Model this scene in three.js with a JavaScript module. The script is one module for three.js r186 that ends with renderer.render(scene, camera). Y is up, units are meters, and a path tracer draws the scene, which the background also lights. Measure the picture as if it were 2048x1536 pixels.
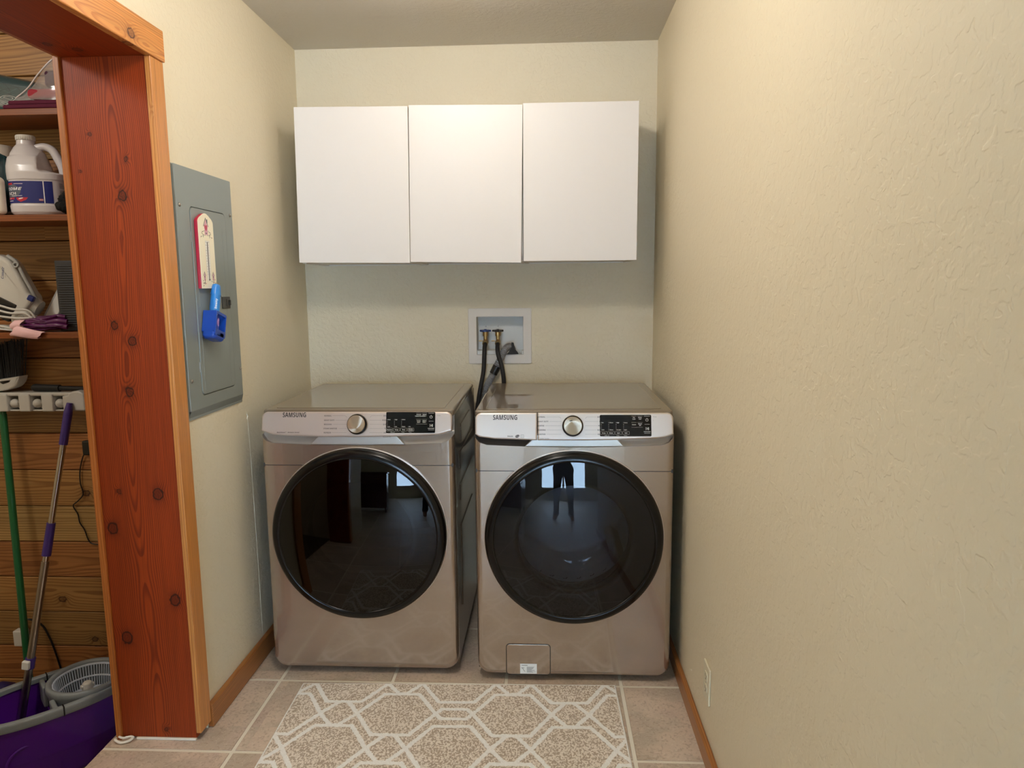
import * as THREE from 'three';
import { RoundedBoxGeometry } from 'three/addons/geometries/RoundedBoxGeometry.js';
import { TextGeometry } from 'three/addons/geometries/TextGeometry.js';
import { FontLoader } from 'three/addons/loaders/FontLoader.js';
import { MarchingCubes } from 'three/addons/objects/MarchingCubes.js';
import { mergeGeometries, mergeVertices } from 'three/addons/utils/BufferGeometryUtils.js';
import { Brush, Evaluator, SUBTRACTION, INTERSECTION } from 'three-bvh-csg';

// ---------------------------------------------------------------- camera, sky, lamps, exposure
const scene = new THREE.Scene();
const camera = new THREE.PerspectiveCamera(2 * Math.atan(768 / 1397.7) * 180 / Math.PI, 2048 / 1536, 0.02, 60);
camera.position.set(1.09827, 1.40436, 3.17984);
camera.rotation.set(-0.137533, 0.05, -0.00985, 'YXZ');
scene.background = new THREE.Color().setRGB(0.6, 0.86, 1.17);          // bluish daylight, seen and let in through the window behind the camera
scene.backgroundIntensity = 13;
const EXPOSURE = 1.68;
const LAMPS = [ // centre of bowl, intensity
  { at: [0.75, 2.38, 0.84], power: 0.22 },
  { at: [0.72, 2.375, 1.8], power: 1.36 },
  { at: [-0.95, 2.375, 2.0], power: 0.8 },
];
const LAMP_COLOR = [1.0, 0.94, 0.85];

// ---------------------------------------------------------------- noise and textures
function mulberry(a) { return () => { a = (a + 0x6d2b79f5) | 0; let t = Math.imul(a ^ (a >>> 15), 1 | a); t = (t + Math.imul(t ^ (t >>> 7), 61 | t)) ^ t; return ((t ^ (t >>> 14)) >>> 0) / 4294967296; }; }
const rnd = mulberry(7);
const hash = (x, y, s) => { let h = Math.imul(x, 374761393) ^ Math.imul(y, 668265263) ^ Math.imul(s + 1, 1274126177); h = Math.imul(h ^ (h >>> 13), 1103515245); h ^= h >>> 16; h = Math.imul(h, 668265263); return ((h ^ (h >>> 15)) >>> 0) / 4294967296; };
const mod = (a, n) => ((a % n) + n) % n;
function vn(x, y, s, px = 0, py = 0) {
  let ix = Math.floor(x), iy = Math.floor(y); const fx = x - ix, fy = y - iy, sx = fx * fx * (3 - 2 * fx), sy = fy * fy * (3 - 2 * fy);
  let jx = ix + 1, jy = iy + 1;
  if (px) { ix = mod(ix, px); jx = mod(jx, px); } if (py) { iy = mod(iy, py); jy = mod(jy, py); }
  const a = hash(ix, iy, s), b = hash(jx, iy, s), c = hash(ix, jy, s), d = hash(jx, jy, s);
  return a + (b - a) * sx + (c - a) * sy + (a - b - c + d) * sx * sy;
}
function fbm(x, y, s, oct, px = 0, py = 0) {
  let t = 0, a = 0.5, n = 0;
  for (let i = 0; i < oct; i++) { t += a * vn(x, y, s + i * 17, px, py); n += a; a *= 0.5; x *= 2; y *= 2; px *= 2; py *= 2; }
  return t / n;
}
const clamp = (x, a = 0, b = 1) => Math.min(b, Math.max(a, x));
const smooth = (a, b, x) => { const t = clamp((x - a) / (b - a)); return t * t * (3 - 2 * t); };
const mix = (a, b, t) => a + (b - a) * t;
const mix3 = (a, b, t) => [mix(a[0], b[0], t), mix(a[1], b[1], t), mix(a[2], b[2], t)];
function tex(w, h, f, srgb = true) {
  const d = new Uint8Array(w * h * 4);
  for (let y = 0; y < h; y++) for (let x = 0; x < w; x++) {
    const c = f((x + 0.5) / w, (y + 0.5) / h, x, y), o = (y * w + x) * 4;
    if (typeof c === 'number') { d[o] = d[o + 1] = d[o + 2] = clamp(c) * 255; d[o + 3] = 255; } else { d[o] = clamp(c[0], 0, 255); d[o + 1] = clamp(c[1], 0, 255); d[o + 2] = clamp(c[2], 0, 255); d[o + 3] = 255; }
  }
  const t = new THREE.DataTexture(d, w, h, THREE.RGBAFormat);
  t.wrapS = t.wrapT = THREE.RepeatWrapping; t.magFilter = THREE.LinearFilter; t.minFilter = THREE.LinearMipmapLinearFilter; t.generateMipmaps = true;
  if (srgb) t.colorSpace = THREE.SRGBColorSpace; t.needsUpdate = true;
  return t;
}
function canvasTex(w, h, draw) {
  const c = document.createElement('canvas'); c.width = w; c.height = h; draw(c.getContext('2d'), w, h);
  const t = new THREE.CanvasTexture(c); t.colorSpace = THREE.SRGBColorSpace; t.anisotropy = 8; return t;
}
const repeat = (t, x, y) => { const c = t.clone(); c.repeat.set(x, y); c.needsUpdate = true; return c; };
const col = (r, g, b) => new THREE.Color().setRGB(r / 255, g / 255, b / 255, THREE.SRGBColorSpace);
const std = (o) => new THREE.MeshStandardMaterial(o), phys = (o) => new THREE.MeshPhysicalMaterial(o);

// flat-sawn pine: W x H metres of board, grain along v
function woodTex({ W, H, px, py, early, late, streak, knots = [], s = 1, c0 = 0.5, ring = 0.0075, depth = 0.03, wander = 0.25, contrast = 1, tint = 0 }) {
  return tex(px, py, (u, v) => {
    const x = u * W, y = v * H;
    let r = 0, dark = 0, kc = null;
    const c = c0 * W + (vn(0.3, y * 1.1, s) - 0.5) * W * wander + (vn(0.7, y * 4, s + 3) - 0.5) * 0.012;
    const hgt = depth * (0.15 + 1.5 * Math.abs(vn(2.2, y * 1.35 + 0.3, s + 5) - 0.42)) + 0.004 * vn(1.1, y * 7, s + 9);
    r = Math.sqrt((x - c) * (x - c) + hgt * hgt * 3) / ring + 0.5 * fbm(x * 18, y * 3.5, s + 21, 3) + 0.12 * vn(x * 90, y * 18, s + 33);
    for (const [kx, ky, kr] of knots) {
      const dx = (x - kx), dy = (y - ky) * 0.85, d = Math.hypot(dx, dy);
      r += 2.6 * Math.exp(-(d * d) / (kr * kr * 5)) * (1 + 0.3 * Math.sin(Math.atan2(dy, dx)));
      const e = d + (vn(x * 150, y * 150, s + 41) - 0.5) * 0.004;
      if (e < kr * 1.18) { const ringy = 0.5 + 0.5 * Math.sin(e / kr * 16); dark = Math.max(dark, e < kr * 0.88 ? 0.4 + 0.12 * ringy : 0.95); kc = 1; }
      else dark = Math.max(dark, 0.3 * Math.exp(-(e - kr * 1.18) / (kr * 0.8)) * (Math.abs(dy) > Math.abs(dx) * 0.6 ? 1 : 0.5));
    }
    const f = r - Math.floor(r), lw = smooth(0.35, 0.86, f) * (1 - smooth(0.93, 1.0, f));
    const fine = vn(x * 900, y * 14, s + 51) * 0.5 + vn(x * 350, y * 5, s + 61) * 0.5;
    let k = mix3(early, late, clamp(lw * contrast));
    k = mix3(k, streak, 0.28 * fbm(x * 9, y * 0.9, s + 71, 3));
    const g = 0.9 + 0.2 * fine - 0.08 + 0.12 * (fbm(x * 6, y * 1.5, s + 81, 2) - 0.5);
    k = [k[0] * g, k[1] * g, k[2] * g];
    return mix3(k, [late[0] * 0.38, late[1] * 0.3, late[2] * 0.3], dark * 0.85);
  });
}
const fine512 = tex(512, 512, (u, v) => fbm(u * 64, v * 64, 5, 3, 64, 64), false);

const wallBump = tex(1024, 1024, (u, v) => {                            // knock-down plaster, 0.62 m square
  const a = fbm(u * 44 + 0.8 * vn(u * 24, v * 24, 91, 24, 24), v * 44 + 0.8 * vn(u * 24, v * 24, 92, 24, 24), 11, 3, 44, 44);
  const b = fbm(u * 110, v * 110, 15, 2, 110, 110);
  return clamp(0.15 + 0.55 * smooth(0.4, 0.62, a) + 0.3 * b * (0.4 + 0.6 * vn(u * 9, v * 9, 14, 9, 9)));
}, false);
const wallMat = (r, g, b, bump = 0.0009) => std({ color: col(r, g, b), roughness: 0.62, bumpMap: repeat(wallBump, 1 / 0.5, 1 / 0.5), bumpScale: bump });

const M = {
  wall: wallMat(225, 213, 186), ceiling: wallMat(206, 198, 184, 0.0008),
  white: phys({ color: col(232, 227, 222), roughness: 0.48, clearcoat: 0.1, clearcoatRoughness: 0.4, bumpMap: repeat(fine512, 3, 3), bumpScale: 0.00006 }),
  carcass: std({ color: col(226, 221, 212), roughness: 0.5 }),
  grout: std({ color: col(232, 225, 208), roughness: 0.95, bumpMap: repeat(fine512, 6, 6), bumpScale: 0.0006 }),
  plastic: phys({ color: col(232, 228, 220), roughness: 0.38, clearcoat: 0.2 }),
  whitePlastic: phys({ color: col(236, 236, 232), roughness: 0.3, clearcoat: 0.3 }),
  black: phys({ color: col(14, 14, 15), roughness: 0.35, clearcoat: 0.4 }),
  rubber: std({ color: col(24, 24, 25), roughness: 0.62 }),
  chrome: std({ color: col(205, 203, 200), metalness: 1, roughness: 0.14 }),
  steel: std({ color: col(176, 170, 162), metalness: 1, roughness: 0.28 }),
  brass: std({ color: col(176, 148, 98), metalness: 1, roughness: 0.38 }),
};

// ---------------------------------------------------------------- geometry helpers
function prep(g) { let n = g.index ? g.toNonIndexed() : g.clone(); for (const k of Object.keys(n.attributes)) if (!['position', 'normal', 'uv'].includes(k)) n.deleteAttribute(k); if (!n.attributes.normal) n.computeVertexNormals(); if (!n.attributes.uv) n.setAttribute('uv', new THREE.BufferAttribute(new Float32Array(n.attributes.position.count * 2), 2)); n.morphAttributes = {}; n.clearGroups(); return n; }
const join = (list) => { list = [].concat(list).map(prep); return list.length === 1 ? list[0] : mergeGeometries(list); };
function bb(x0, x1, y0, y1, z0, z1, r = 0, seg = 2) {
  const w = Math.abs(x1 - x0), h = Math.abs(y1 - y0), d = Math.abs(z1 - z0), m = Math.min(w, h, d) * 0.49;
  const g = r ? new RoundedBoxGeometry(w, h, d, seg, Math.min(r, m)) : new THREE.BoxGeometry(w, h, d);
  return g.translate((x0 + x1) / 2, (y0 + y1) / 2, (z0 + z1) / 2);
}
function boxUV(g, su = 1, sv = 1, ou = 0, ov = 0) {                     // uv in metres, from the plane each face lies in
  g = prep(g); const p = g.attributes.position, n = g.attributes.normal, uv = g.attributes.uv;
  for (let i = 0; i < p.count; i++) {
    const ax = Math.abs(n.getX(i)), ay = Math.abs(n.getY(i)), az = Math.abs(n.getZ(i)), x = p.getX(i), y = p.getY(i), z = p.getZ(i);
    const [u, v] = ax >= ay && ax >= az ? [z, y] : ay >= az ? [x, z] : [x, y];
    uv.setXY(i, u * su + ou, v * sv + ov);
  }
  return g;
}
function woodUV(g, axis, W, H, du = 0, dv = 0) {                         // grain along one axis
  g = prep(g); const p = g.attributes.position, n = g.attributes.normal, uv = g.attributes.uv, A = [0, 1, 2].filter((k) => k !== axis);
  for (let i = 0; i < p.count; i++) {
    const P = [p.getX(i), p.getY(i), p.getZ(i)], N = [Math.abs(n.getX(i)), Math.abs(n.getY(i)), Math.abs(n.getZ(i))];
    const k = N[A[0]] > N[A[1]] ? A[1] : A[0];
    uv.setXY(i, P[k] / W + du + (N[A[0]] > N[A[1]] ? 0.37 : 0), P[axis] / H + dv);
  }
  return g;
}
function crease(g, angle = 0.55) {                                         // smooth normals weighted by area, so that flat faces stay flat beside their rounded edges
  g = prep(g); const p = g.attributes.position.array, N = p.length / 9, fn = new Float32Array(N * 3), fw = new Float32Array(N), map = new Map(), c = Math.cos(angle), keys = new Array(N * 3);
  for (let t = 0; t < N; t++) {
    const o = t * 9, ax = p[o + 3] - p[o], ay = p[o + 4] - p[o + 1], az = p[o + 5] - p[o + 2], bx = p[o + 6] - p[o], by = p[o + 7] - p[o + 1], bz = p[o + 8] - p[o + 2];
    const x = ay * bz - az * by, y = az * bx - ax * bz, z = ax * by - ay * bx, l = Math.hypot(x, y, z) || 1e-20; fn[t * 3] = x / l; fn[t * 3 + 1] = y / l; fn[t * 3 + 2] = z / l; fw[t] = l;
    for (let k = 0; k < 3; k++) { const q = o + k * 3, key = Math.round(p[q] * 2e5) + ',' + Math.round(p[q + 1] * 2e5) + ',' + Math.round(p[q + 2] * 2e5); keys[t * 3 + k] = key; const m = map.get(key); m ? m.push(t) : map.set(key, [t]); }
  }
  const n = new Float32Array(N * 9);
  for (let t = 0; t < N; t++) for (let k = 0; k < 3; k++) {
    let x = 0, y = 0, z = 0; const a = fn[t * 3], b = fn[t * 3 + 1], d = fn[t * 3 + 2];
    for (const q of map.get(keys[t * 3 + k])) if (fn[q * 3] * a + fn[q * 3 + 1] * b + fn[q * 3 + 2] * d > c) { x += fn[q * 3] * fw[q]; y += fn[q * 3 + 1] * fw[q]; z += fn[q * 3 + 2] * fw[q]; }
    const l = Math.hypot(x, y, z) || 1; n[t * 9 + k * 3] = x / l; n[t * 9 + k * 3 + 1] = y / l; n[t * 9 + k * 3 + 2] = z / l;
  }
  g.setAttribute('normal', new THREE.BufferAttribute(n, 3)); return g;
}
const V2 = (x, y) => new THREE.Vector2(x, y), V3 = (x, y, z) => new THREE.Vector3(x, y, z);
const lathe = (pts, seg = 48) => new THREE.LatheGeometry(pts.map(([r, y]) => V2(Math.max(r, 0), y)), seg);      // axis y
const latheZ = (pts, seg = 96) => lathe(pts, seg).rotateX(Math.PI / 2);                                         // axis z, second value is z
const cyl = (r0, r1, h, seg = 24) => new THREE.CylinderGeometry(r1, r0, h, seg);
function rod(a, b, ra, rb = ra, seg = 16) {                              // tapered rod between two points
  const A = V3(...a), B = V3(...b), g = cyl(ra, rb, A.distanceTo(B), seg);
  g.applyQuaternion(new THREE.Quaternion().setFromUnitVectors(V3(0, 1, 0), B.clone().sub(A).normalize()));
  return g.translate((A.x + B.x) / 2, (A.y + B.y) / 2, (A.z + B.z) / 2);
}
function tube(pts, r, seg = 60, rad = 10, closed = false) { return new THREE.TubeGeometry(new THREE.CatmullRomCurve3(pts.map((p) => V3(...p)), closed, 'centripetal'), seg, r, rad, closed); }
function rr(x0, x1, y0, y1, r, S = new THREE.Shape()) {                  // rounded rectangle outline; r may be [bl, br, tr, tl]
  const [a, b, c, d] = Array.isArray(r) ? r : [r, r, r, r];
  S.moveTo(x0 + a, y0); S.lineTo(x1 - b, y0); S.absarc(x1 - b, y0 + b, b, -Math.PI / 2, 0); S.lineTo(x1, y1 - c); S.absarc(x1 - c, y1 - c, c, 0, Math.PI / 2);
  S.lineTo(x0 + d, y1); S.absarc(x0 + d, y1 - d, d, Math.PI / 2, Math.PI); S.lineTo(x0, y0 + a); S.absarc(x0 + a, y0 + a, a, Math.PI, Math.PI * 1.5); return S;
}
function poly(pts) { const S = new THREE.Shape(); pts.forEach(([x, y], i) => (i ? S.lineTo(x, y) : S.moveTo(x, y))); S.closePath(); return S; }
function extr(shape, z0, z1, bevel = 0, seg = 3, curve = 16) {           // solid from z0 to z1 whose outline stays the shape's
  const g = new THREE.ExtrudeGeometry(shape, { depth: z1 - z0 - 2 * bevel, bevelEnabled: bevel > 0, bevelSize: bevel, bevelThickness: bevel, bevelOffset: -bevel, bevelSegments: seg, curveSegments: curve });
  return crease(g.translate(0, 0, z0 + bevel));
}
const ruled = (f, nu, nv) => {                                            // f(u, v) -> [x, y, z]
  const pos = [], uv = [], idx = [];
  for (let j = 0; j <= nv; j++) for (let i = 0; i <= nu; i++) { pos.push(...f(i / nu, j / nv)); uv.push(i / nu, j / nv); }
  for (let j = 0; j < nv; j++) for (let i = 0; i < nu; i++) { const a = j * (nu + 1) + i, b = a + 1, c = a + nu + 1, d = c + 1; idx.push(a, b, d, a, d, c); }
  const g = new THREE.BufferGeometry(); g.setAttribute('position', new THREE.Float32BufferAttribute(pos, 3)); g.setAttribute('uv', new THREE.Float32BufferAttribute(uv, 2)); g.setIndex(idx); g.computeVertexNormals(); return g;
};
const ev = new Evaluator(); ev.attributes = ['position', 'normal', 'uv']; ev.useGroups = false;
function csg(a, b, op) { const A = new Brush(prep(a)), B = new Brush(prep(b)); A.updateMatrixWorld(); B.updateMatrixWorld(); return prep(ev.evaluate(A, B, op).geometry); }

// ---------------------------------------------------------------- scene helpers
const taken = {};
const numbered = (n) => { const k = taken[n] = (taken[n] ?? -1) + 1; return k ? n + '_' + String(k).padStart(3, '0') : n; };
function part(name, geo, mat, parent, label) {
  const m = new THREE.Mesh(join(geo), mat); m.name = name; m.castShadow = m.receiveShadow = true; if (label) m.userData.label = label; parent.add(m); return m;
}
function thing(name, label, category, pos = [0, 0, 0], ry = 0, group) {
  const o = new THREE.Group(); o.name = numbered(name); o.position.set(...pos); o.rotation.y = ry; o.userData = { label, category }; if (group) o.userData.group = group; scene.add(o); return o;
}
function single(name, label, category, geo, mat, pos = [0, 0, 0], ry = 0, group) {
  const m = part(name, geo, mat, scene); m.name = numbered(name); m.position.set(...pos); m.rotation.y = ry; m.userData = { label, category }; if (group) m.userData.group = group; return m;
}
function struct(name, geo, mat) { const m = part(name, geo, mat, scene); m.userData.kind = 'structure'; return m; }
function structGroup(name) { const o = new THREE.Group(); o.name = name; o.userData.kind = 'structure'; scene.add(o); return o; }
function decal(name, w, h, texture, parent, pos, rot = [0, 0, 0], opts = {}) {   // flat print lying on a surface
  const m = part(name, new THREE.PlaneGeometry(w, h), std({ map: texture, transparent: true, roughness: 0.5, ...opts }), parent); m.position.set(...pos); m.rotation.set(...rot); return m;
}
const font = await new FontLoader().loadAsync('fonts/droid/droid_sans_bold.typeface.json');
function letters(text, size, depth, width) {                              // raised lettering, centred, fitted to a width
  const g = new TextGeometry(text, { font, size, depth, curveSegments: 5, bevelEnabled: false }); g.computeBoundingBox();
  const b = g.boundingBox; g.translate(-(b.min.x + b.max.x) / 2, -(b.min.y + b.max.y) / 2, 0); if (width) g.scale(width / (b.max.x - b.min.x), 1, 1); return g;
}

// ---------------------------------------------------------------- the room
const W = 1.5774, H = 2.4424, FX = -0.2799, JZ = 1.203, CZ = 1.14, OPEN = 2.15, END = 2.75, FAR = 6.2;
{ // left wall with the doorway in it (outline in z, y), then turned into place
  const S = poly([[-0.12, 0], [CZ, 0], [CZ, 2.131], [OPEN + 0.06, 2.131], [OPEN + 0.06, 0], [END, 0], [END, H], [-0.12, H]]);
  const g = extr(S, 0, 0.243).rotateY(-Math.PI / 2);                     // z,y outline -> x from -0.243 to 0
  const wl = struct('wall_left', boxUV(g), M.wall);
  part('paint_ridge', [tube([[0, 0.96, 0.706], [0, 0.87, 0.7], [0, 0.6, 0.694], [0, 0.3, 0.69], [0, 0.085, 0.688]], 0.0011, 60, 6), tube([[0, 0.955, 0.71], [0.0005, 0.945, 0.703], [0, 0.935, 0.709]], 0.0024, 12, 6)], std({ color: col(232, 226, 206), roughness: 0.6 }), wl);
}
{
  const S = poly([[0, 0], [W, 0], [W, H], [0, H]]), hole = new THREE.Path(); rr(0.777, 0.9965, 1.0965, 1.276, 0.002, hole); S.holes.push(hole);
  struct('wall_back', boxUV(extr(S, -0.12, 0)), M.wall);
}
struct('wall_right', boxUV(bb(W, W + 0.12, 0, H, -0.12, END)), M.wall);
struct('wall_front_right', boxUV(bb(W + 0.12, 3.2, 0, H, END - 0.12, END)), M.wall);
struct('wall_front_left', boxUV(bb(-1.7, -0.243, -0.17, H, END - 0.12, END)), M.wall);
struct('wall_far_right', boxUV(bb(3.2, 3.32, 0, H, END - 0.12, FAR)), M.wall);
struct('wall_far_left', boxUV(bb(-1.7, -1.58, -0.17, H, 0.7, FAR)), M.wall);
struct('ceiling', boxUV(bb(-1.7, 3.32, H, H + 0.1, -0.12, FAR + 0.12)), M.ceiling);
{ // far wall behind the camera with a window opening
  const S = poly([[-1.7, -0.17], [3.32, -0.17], [3.32, H], [-1.7, H]]), hole = new THREE.Path(); rr(0.3, 1.8, 0.35, 1.6, 0.001, hole); S.holes.push(hole);
  struct('wall_far', boxUV(extr(S, FAR, FAR + 0.12)), M.wall);
  const w = structGroup('window_1');
  for (const [x0, x1, y0, y1] of [[0.3, 0.36, 0.35, 1.6], [1.74, 1.8, 0.35, 1.6], [0.3, 1.8, 0.35, 0.41], [0.3, 1.8, 1.54, 1.6], [1.02, 1.08, 0.35, 1.6]]) part('window_frame', bb(x0, x1, y0, y1, FAR + 0.02, FAR + 0.08, 0.004), M.whitePlastic, w);
  for (const [x0, x1] of [[0.36, 1.02], [1.08, 1.74]]) part('pane', new THREE.PlaneGeometry(x1 - x0, 1.13).translate((x0 + x1) / 2, 0.975, FAR + 0.05), phys({ color: 0xffffff, transmission: 1, roughness: 0, thickness: 0, ior: 1.5 }), w);
}

// floor: slab with grout on top, each tile laid on it
{
  const floor = structGroup('floor');
  part('grout_bed', boxUV([bb(FX, W + 0.1, -0.16, -0.0022, -0.1, END), bb(-1.58, 3.2, -0.16, -0.0022, END, FAR)].map(prep).reduce((a, b) => mergeGeometries([a, b]))), M.grout, floor);
  const maps = [1, 2, 3].map((s) => tex(512, 512, (u, v) => {
    const blot = fbm(u * 5, v * 5, 100 * s, 4), sp = fbm(u * 60, v * 60, 100 * s + 31, 3), pk = fbm(u * 3 + 9, v * 3, 100 * s + 57, 3), bits = smooth(0.6, 0.78, fbm(u * 95, v * 95, 100 * s + 77, 2));
    let c = mix3([190, 174, 154], [212, 191, 170], smooth(0.3, 0.7, blot)); c = mix3(c, [196, 172, 158], 0.6 * smooth(0.45, 0.75, pk)); c = mix3(c, [164, 142, 122], 0.5 * smooth(0.5, 0.8, sp)); c = mix3(c, [226, 212, 192], 0.35 * bits);
    return c;
  }));
  const tb = tex(512, 512, (u, v) => fbm(u * 14, v * 14, 301, 4), false);
  const tileMats = maps.map((m) => phys({ map: repeat(m, 1 / 0.41, 1 / 0.41), bumpMap: repeat(tb, 1 / 0.41, 1 / 0.41), bumpScale: 0.0012, roughness: 0.5, clearcoat: 0.12, clearcoatRoughness: 0.35 }));
  const xs = [FX, 0.13, 0.5398, 0.9495, 1.3593, W + 0.02], zs = [-0.05, 0.048, 0.453, 0.858, 1.2528, 1.658, 2.063, 2.468, END];
  const g2 = 0.006;
  for (let j = 0; j + 1 < zs.length; j++) for (let i = 0; i + 1 < xs.length; i++) {
    if (zs[j + 1] < 1.2 && xs[i + 1] < 0) continue;
    let x0 = xs[i] + (i ? g2 : 0), x1 = Math.min(xs[i + 1] - g2, W), z0 = zs[j] + g2, z1 = zs[j + 1] - g2;
    const tile = part('tile', boxUV(bb(x0, x1, -0.008, 0, z0, z1, 0.0015, 1), 1, 1, rnd(), rnd()), tileMats[Math.floor(rnd() * 3)], floor); tile.rotation.y = (rnd() - 0.5) * 0.0006;
  }
  for (let j = 0; j < 8; j++) for (let i = 0; i < 11; i++) {              // the room behind the camera
    const x0 = -1.51 + i * 0.41, z0 = END + j * 0.41; if (x0 + 0.41 > 3.2) continue;
    part('tile', boxUV(bb(x0 + g2, x0 + 0.41 - g2, -0.008, 0, z0 + g2, Math.min(z0 + 0.41, FAR) - g2, 0.0015, 1), 1, 1, rnd(), rnd()), tileMats[Math.floor(rnd() * 3)], floor);
  }
}

// ---------------------------------------------------------------- timber: doorway, baseboards, closet boarding
const PINE = { early: [226, 154, 80], late: [180, 100, 40], streak: [212, 134, 62] };
const pineMap = woodTex({ W: 0.3, H: 2.4, px: 384, py: 1536, ...PINE, s: 401, c0: 0.5, knots: [[0.07, 0.38, 0.008], [0.2, 1.3, 0.01], [0.05, 1.9, 0.006], [0.25, 2.2, 0.012]], contrast: 0.55 });
const pineMap2 = woodTex({ W: 0.3, H: 2.4, px: 384, py: 1536, ...PINE, s: 431, c0: 0.35, knots: [[0.052, 0.21, 0.012], [0.15, 1.1, 0.009]], contrast: 0.62 });
const pine = (m) => phys({ map: m, roughness: 0.42, clearcoat: 0.3, clearcoatRoughness: 0.25, bumpMap: m, bumpScale: 0.0002 });
M.pine = pine(pineMap); M.pine2 = pine(pineMap2);
M.pineDark = phys({ map: pineMap, color: col(222, 196, 170), roughness: 0.45, clearcoat: 0.2, clearcoatRoughness: 0.3 });
const jambMap = woodTex({
  W: 0.245, H: 2.06, px: 512, py: 2048, early: [166, 64, 15], late: [108, 34, 7], streak: [146, 50, 10], s: 455, c0: 0.5, ring: 0.0052, depth: 0.026, wander: 0.2, contrast: 0.7,
  knots: [[0.145, 1.672, 0.011], [0.089, 1.305, 0.009], [0.139, 1.26, 0.011], [0.117, 1.11, 0.011], [0.066, 1.84, 0.004], [0.164, 1.771, 0.005], [0.059, 0.807, 0.0055], [0.178, 0.8, 0.014], [0.028, 0.692, 0.014], [0.204, 0.465, 0.014], [0.042, 0.34, 0.015], [0.143, 0.036, 0.005], [0.03, 1.74, 0.0025]],
});
M.jamb = phys({ map: jambMap, roughness: 0.5, clearcoat: 0.1, clearcoatRoughness: 0.3, specularIntensity: 0.6, bumpMap: jambMap, bumpScale: 0.0002 });
{
  const d = structGroup('door_1');
  const x0 = -0.2445, x1 = -0.0045;
  const jamb = bb(x0, x1, 0.008, 2.047, CZ + 0.002, JZ, 0.0015, 1), jg = prep(jamb), p = jg.attributes.position, uv = jg.attributes.uv;
  for (let i = 0; i < p.count; i++) uv.setXY(i, (p.getX(i) - x0) / 0.245, p.getY(i) / 2.06);
  part('jamb', jg, M.jamb, d, 'red stained jamb board with knots');
  part('jamb', woodUV(bb(x0, x1, 0.008, 2.047, OPEN, OPEN + 0.02, 0.0015, 1), 1, 0.245, 2.06), M.jamb, d);
  part('head_jamb', woodUV(bb(x0, x1, 2.047, 2.07, CZ + 0.002, OPEN + 0.02, 0.0015, 1), 2, 0.245, 2.06, 0.2), M.jamb, d, 'red stained underside of the door head');
  part('casing', woodUV(bb(-0.0042, 0.013, 0.026, 2.0455, CZ, 1.2075, 0.003), 1, 0.3, 2.4, 0.1), M.pine, d, 'golden pine casing on the room side');
  part('casing', woodUV(bb(-0.0042, 0.013, 0.026, 2.0455, OPEN - 0.005, OPEN + 0.06, 0.003), 1, 0.3, 2.4, 0.5), M.pine, d);
  const headMap = woodTex({ W: 0.1, H: 1.1, px: 256, py: 1536, ...PINE, s: 477, c0: 0.55, ring: 0.006, depth: 0.02, wander: 0.5, knots: [[0.0626, 0.1627, 0.011]], contrast: 0.6 });
  part('head_casing', woodUV(bb(-0.0042, 0.018, 2.0455, 2.131, CZ - 0.004, OPEN + 0.065, 0.003), 2, 0.1, 1.1, -20.455, -1.0327), pine(headMap), d, 'golden pine head casing with a knot');
  part('closet_casing', woodUV(bb(-0.2625, -0.2447, -0.002, 2.05, CZ, JZ + 0.008, 0.002), 1, 0.3, 2.4, 0.6), M.pineDark, d);
  part('closet_head_casing', woodUV(bb(-0.2625, -0.2447, 2.05, 2.131, CZ, OPEN + 0.06, 0.002), 2, 0.3, 2.4, 0.6), M.pineDark, d);
}
M.baseboard = phys({ map: pineMap2, color: col(206, 200, 192), roughness: 0.42, clearcoat: 0.3, clearcoatRoughness: 0.2 });
const baseMap = (du) => (g) => woodUV(g, 2, 0.3, 2.4, du);
struct('baseboard_left', baseMap(0.3)(bb(0.0005, 0.018, 0.002, 0.081, 0.0, CZ - 0.001, 0.003)), M.baseboard);
struct('baseboard_right', baseMap(0.7)(bb(W - 0.018, W - 0.0005, 0.002, 0.06, 0.0, END, 0.003)), M.baseboard);
single('filler_strip', 'torn white caulk strip lying at the foot of the red door jamb', 'caulk', [tube([[-0.262, 0.006, 1.213], [-0.257, 0.01, 1.225], [-0.235, 0.006, 1.232], [-0.214, 0.007, 1.224], [-0.206, 0.011, 1.216]], 0.0042, 30, 7), tube([[-0.252, 0.012, 1.212], [-0.235, 0.013, 1.219], [-0.213, 0.014, 1.212], [-0.203, 0.012, 1.214]], 0.0035, 24, 7), bb(-0.2, -0.006, 0.0005, 0.0075, JZ - 0.004, JZ + 0.005, 0.002, 1)], std({ color: col(236, 230, 216), roughness: 0.8 }));

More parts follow.
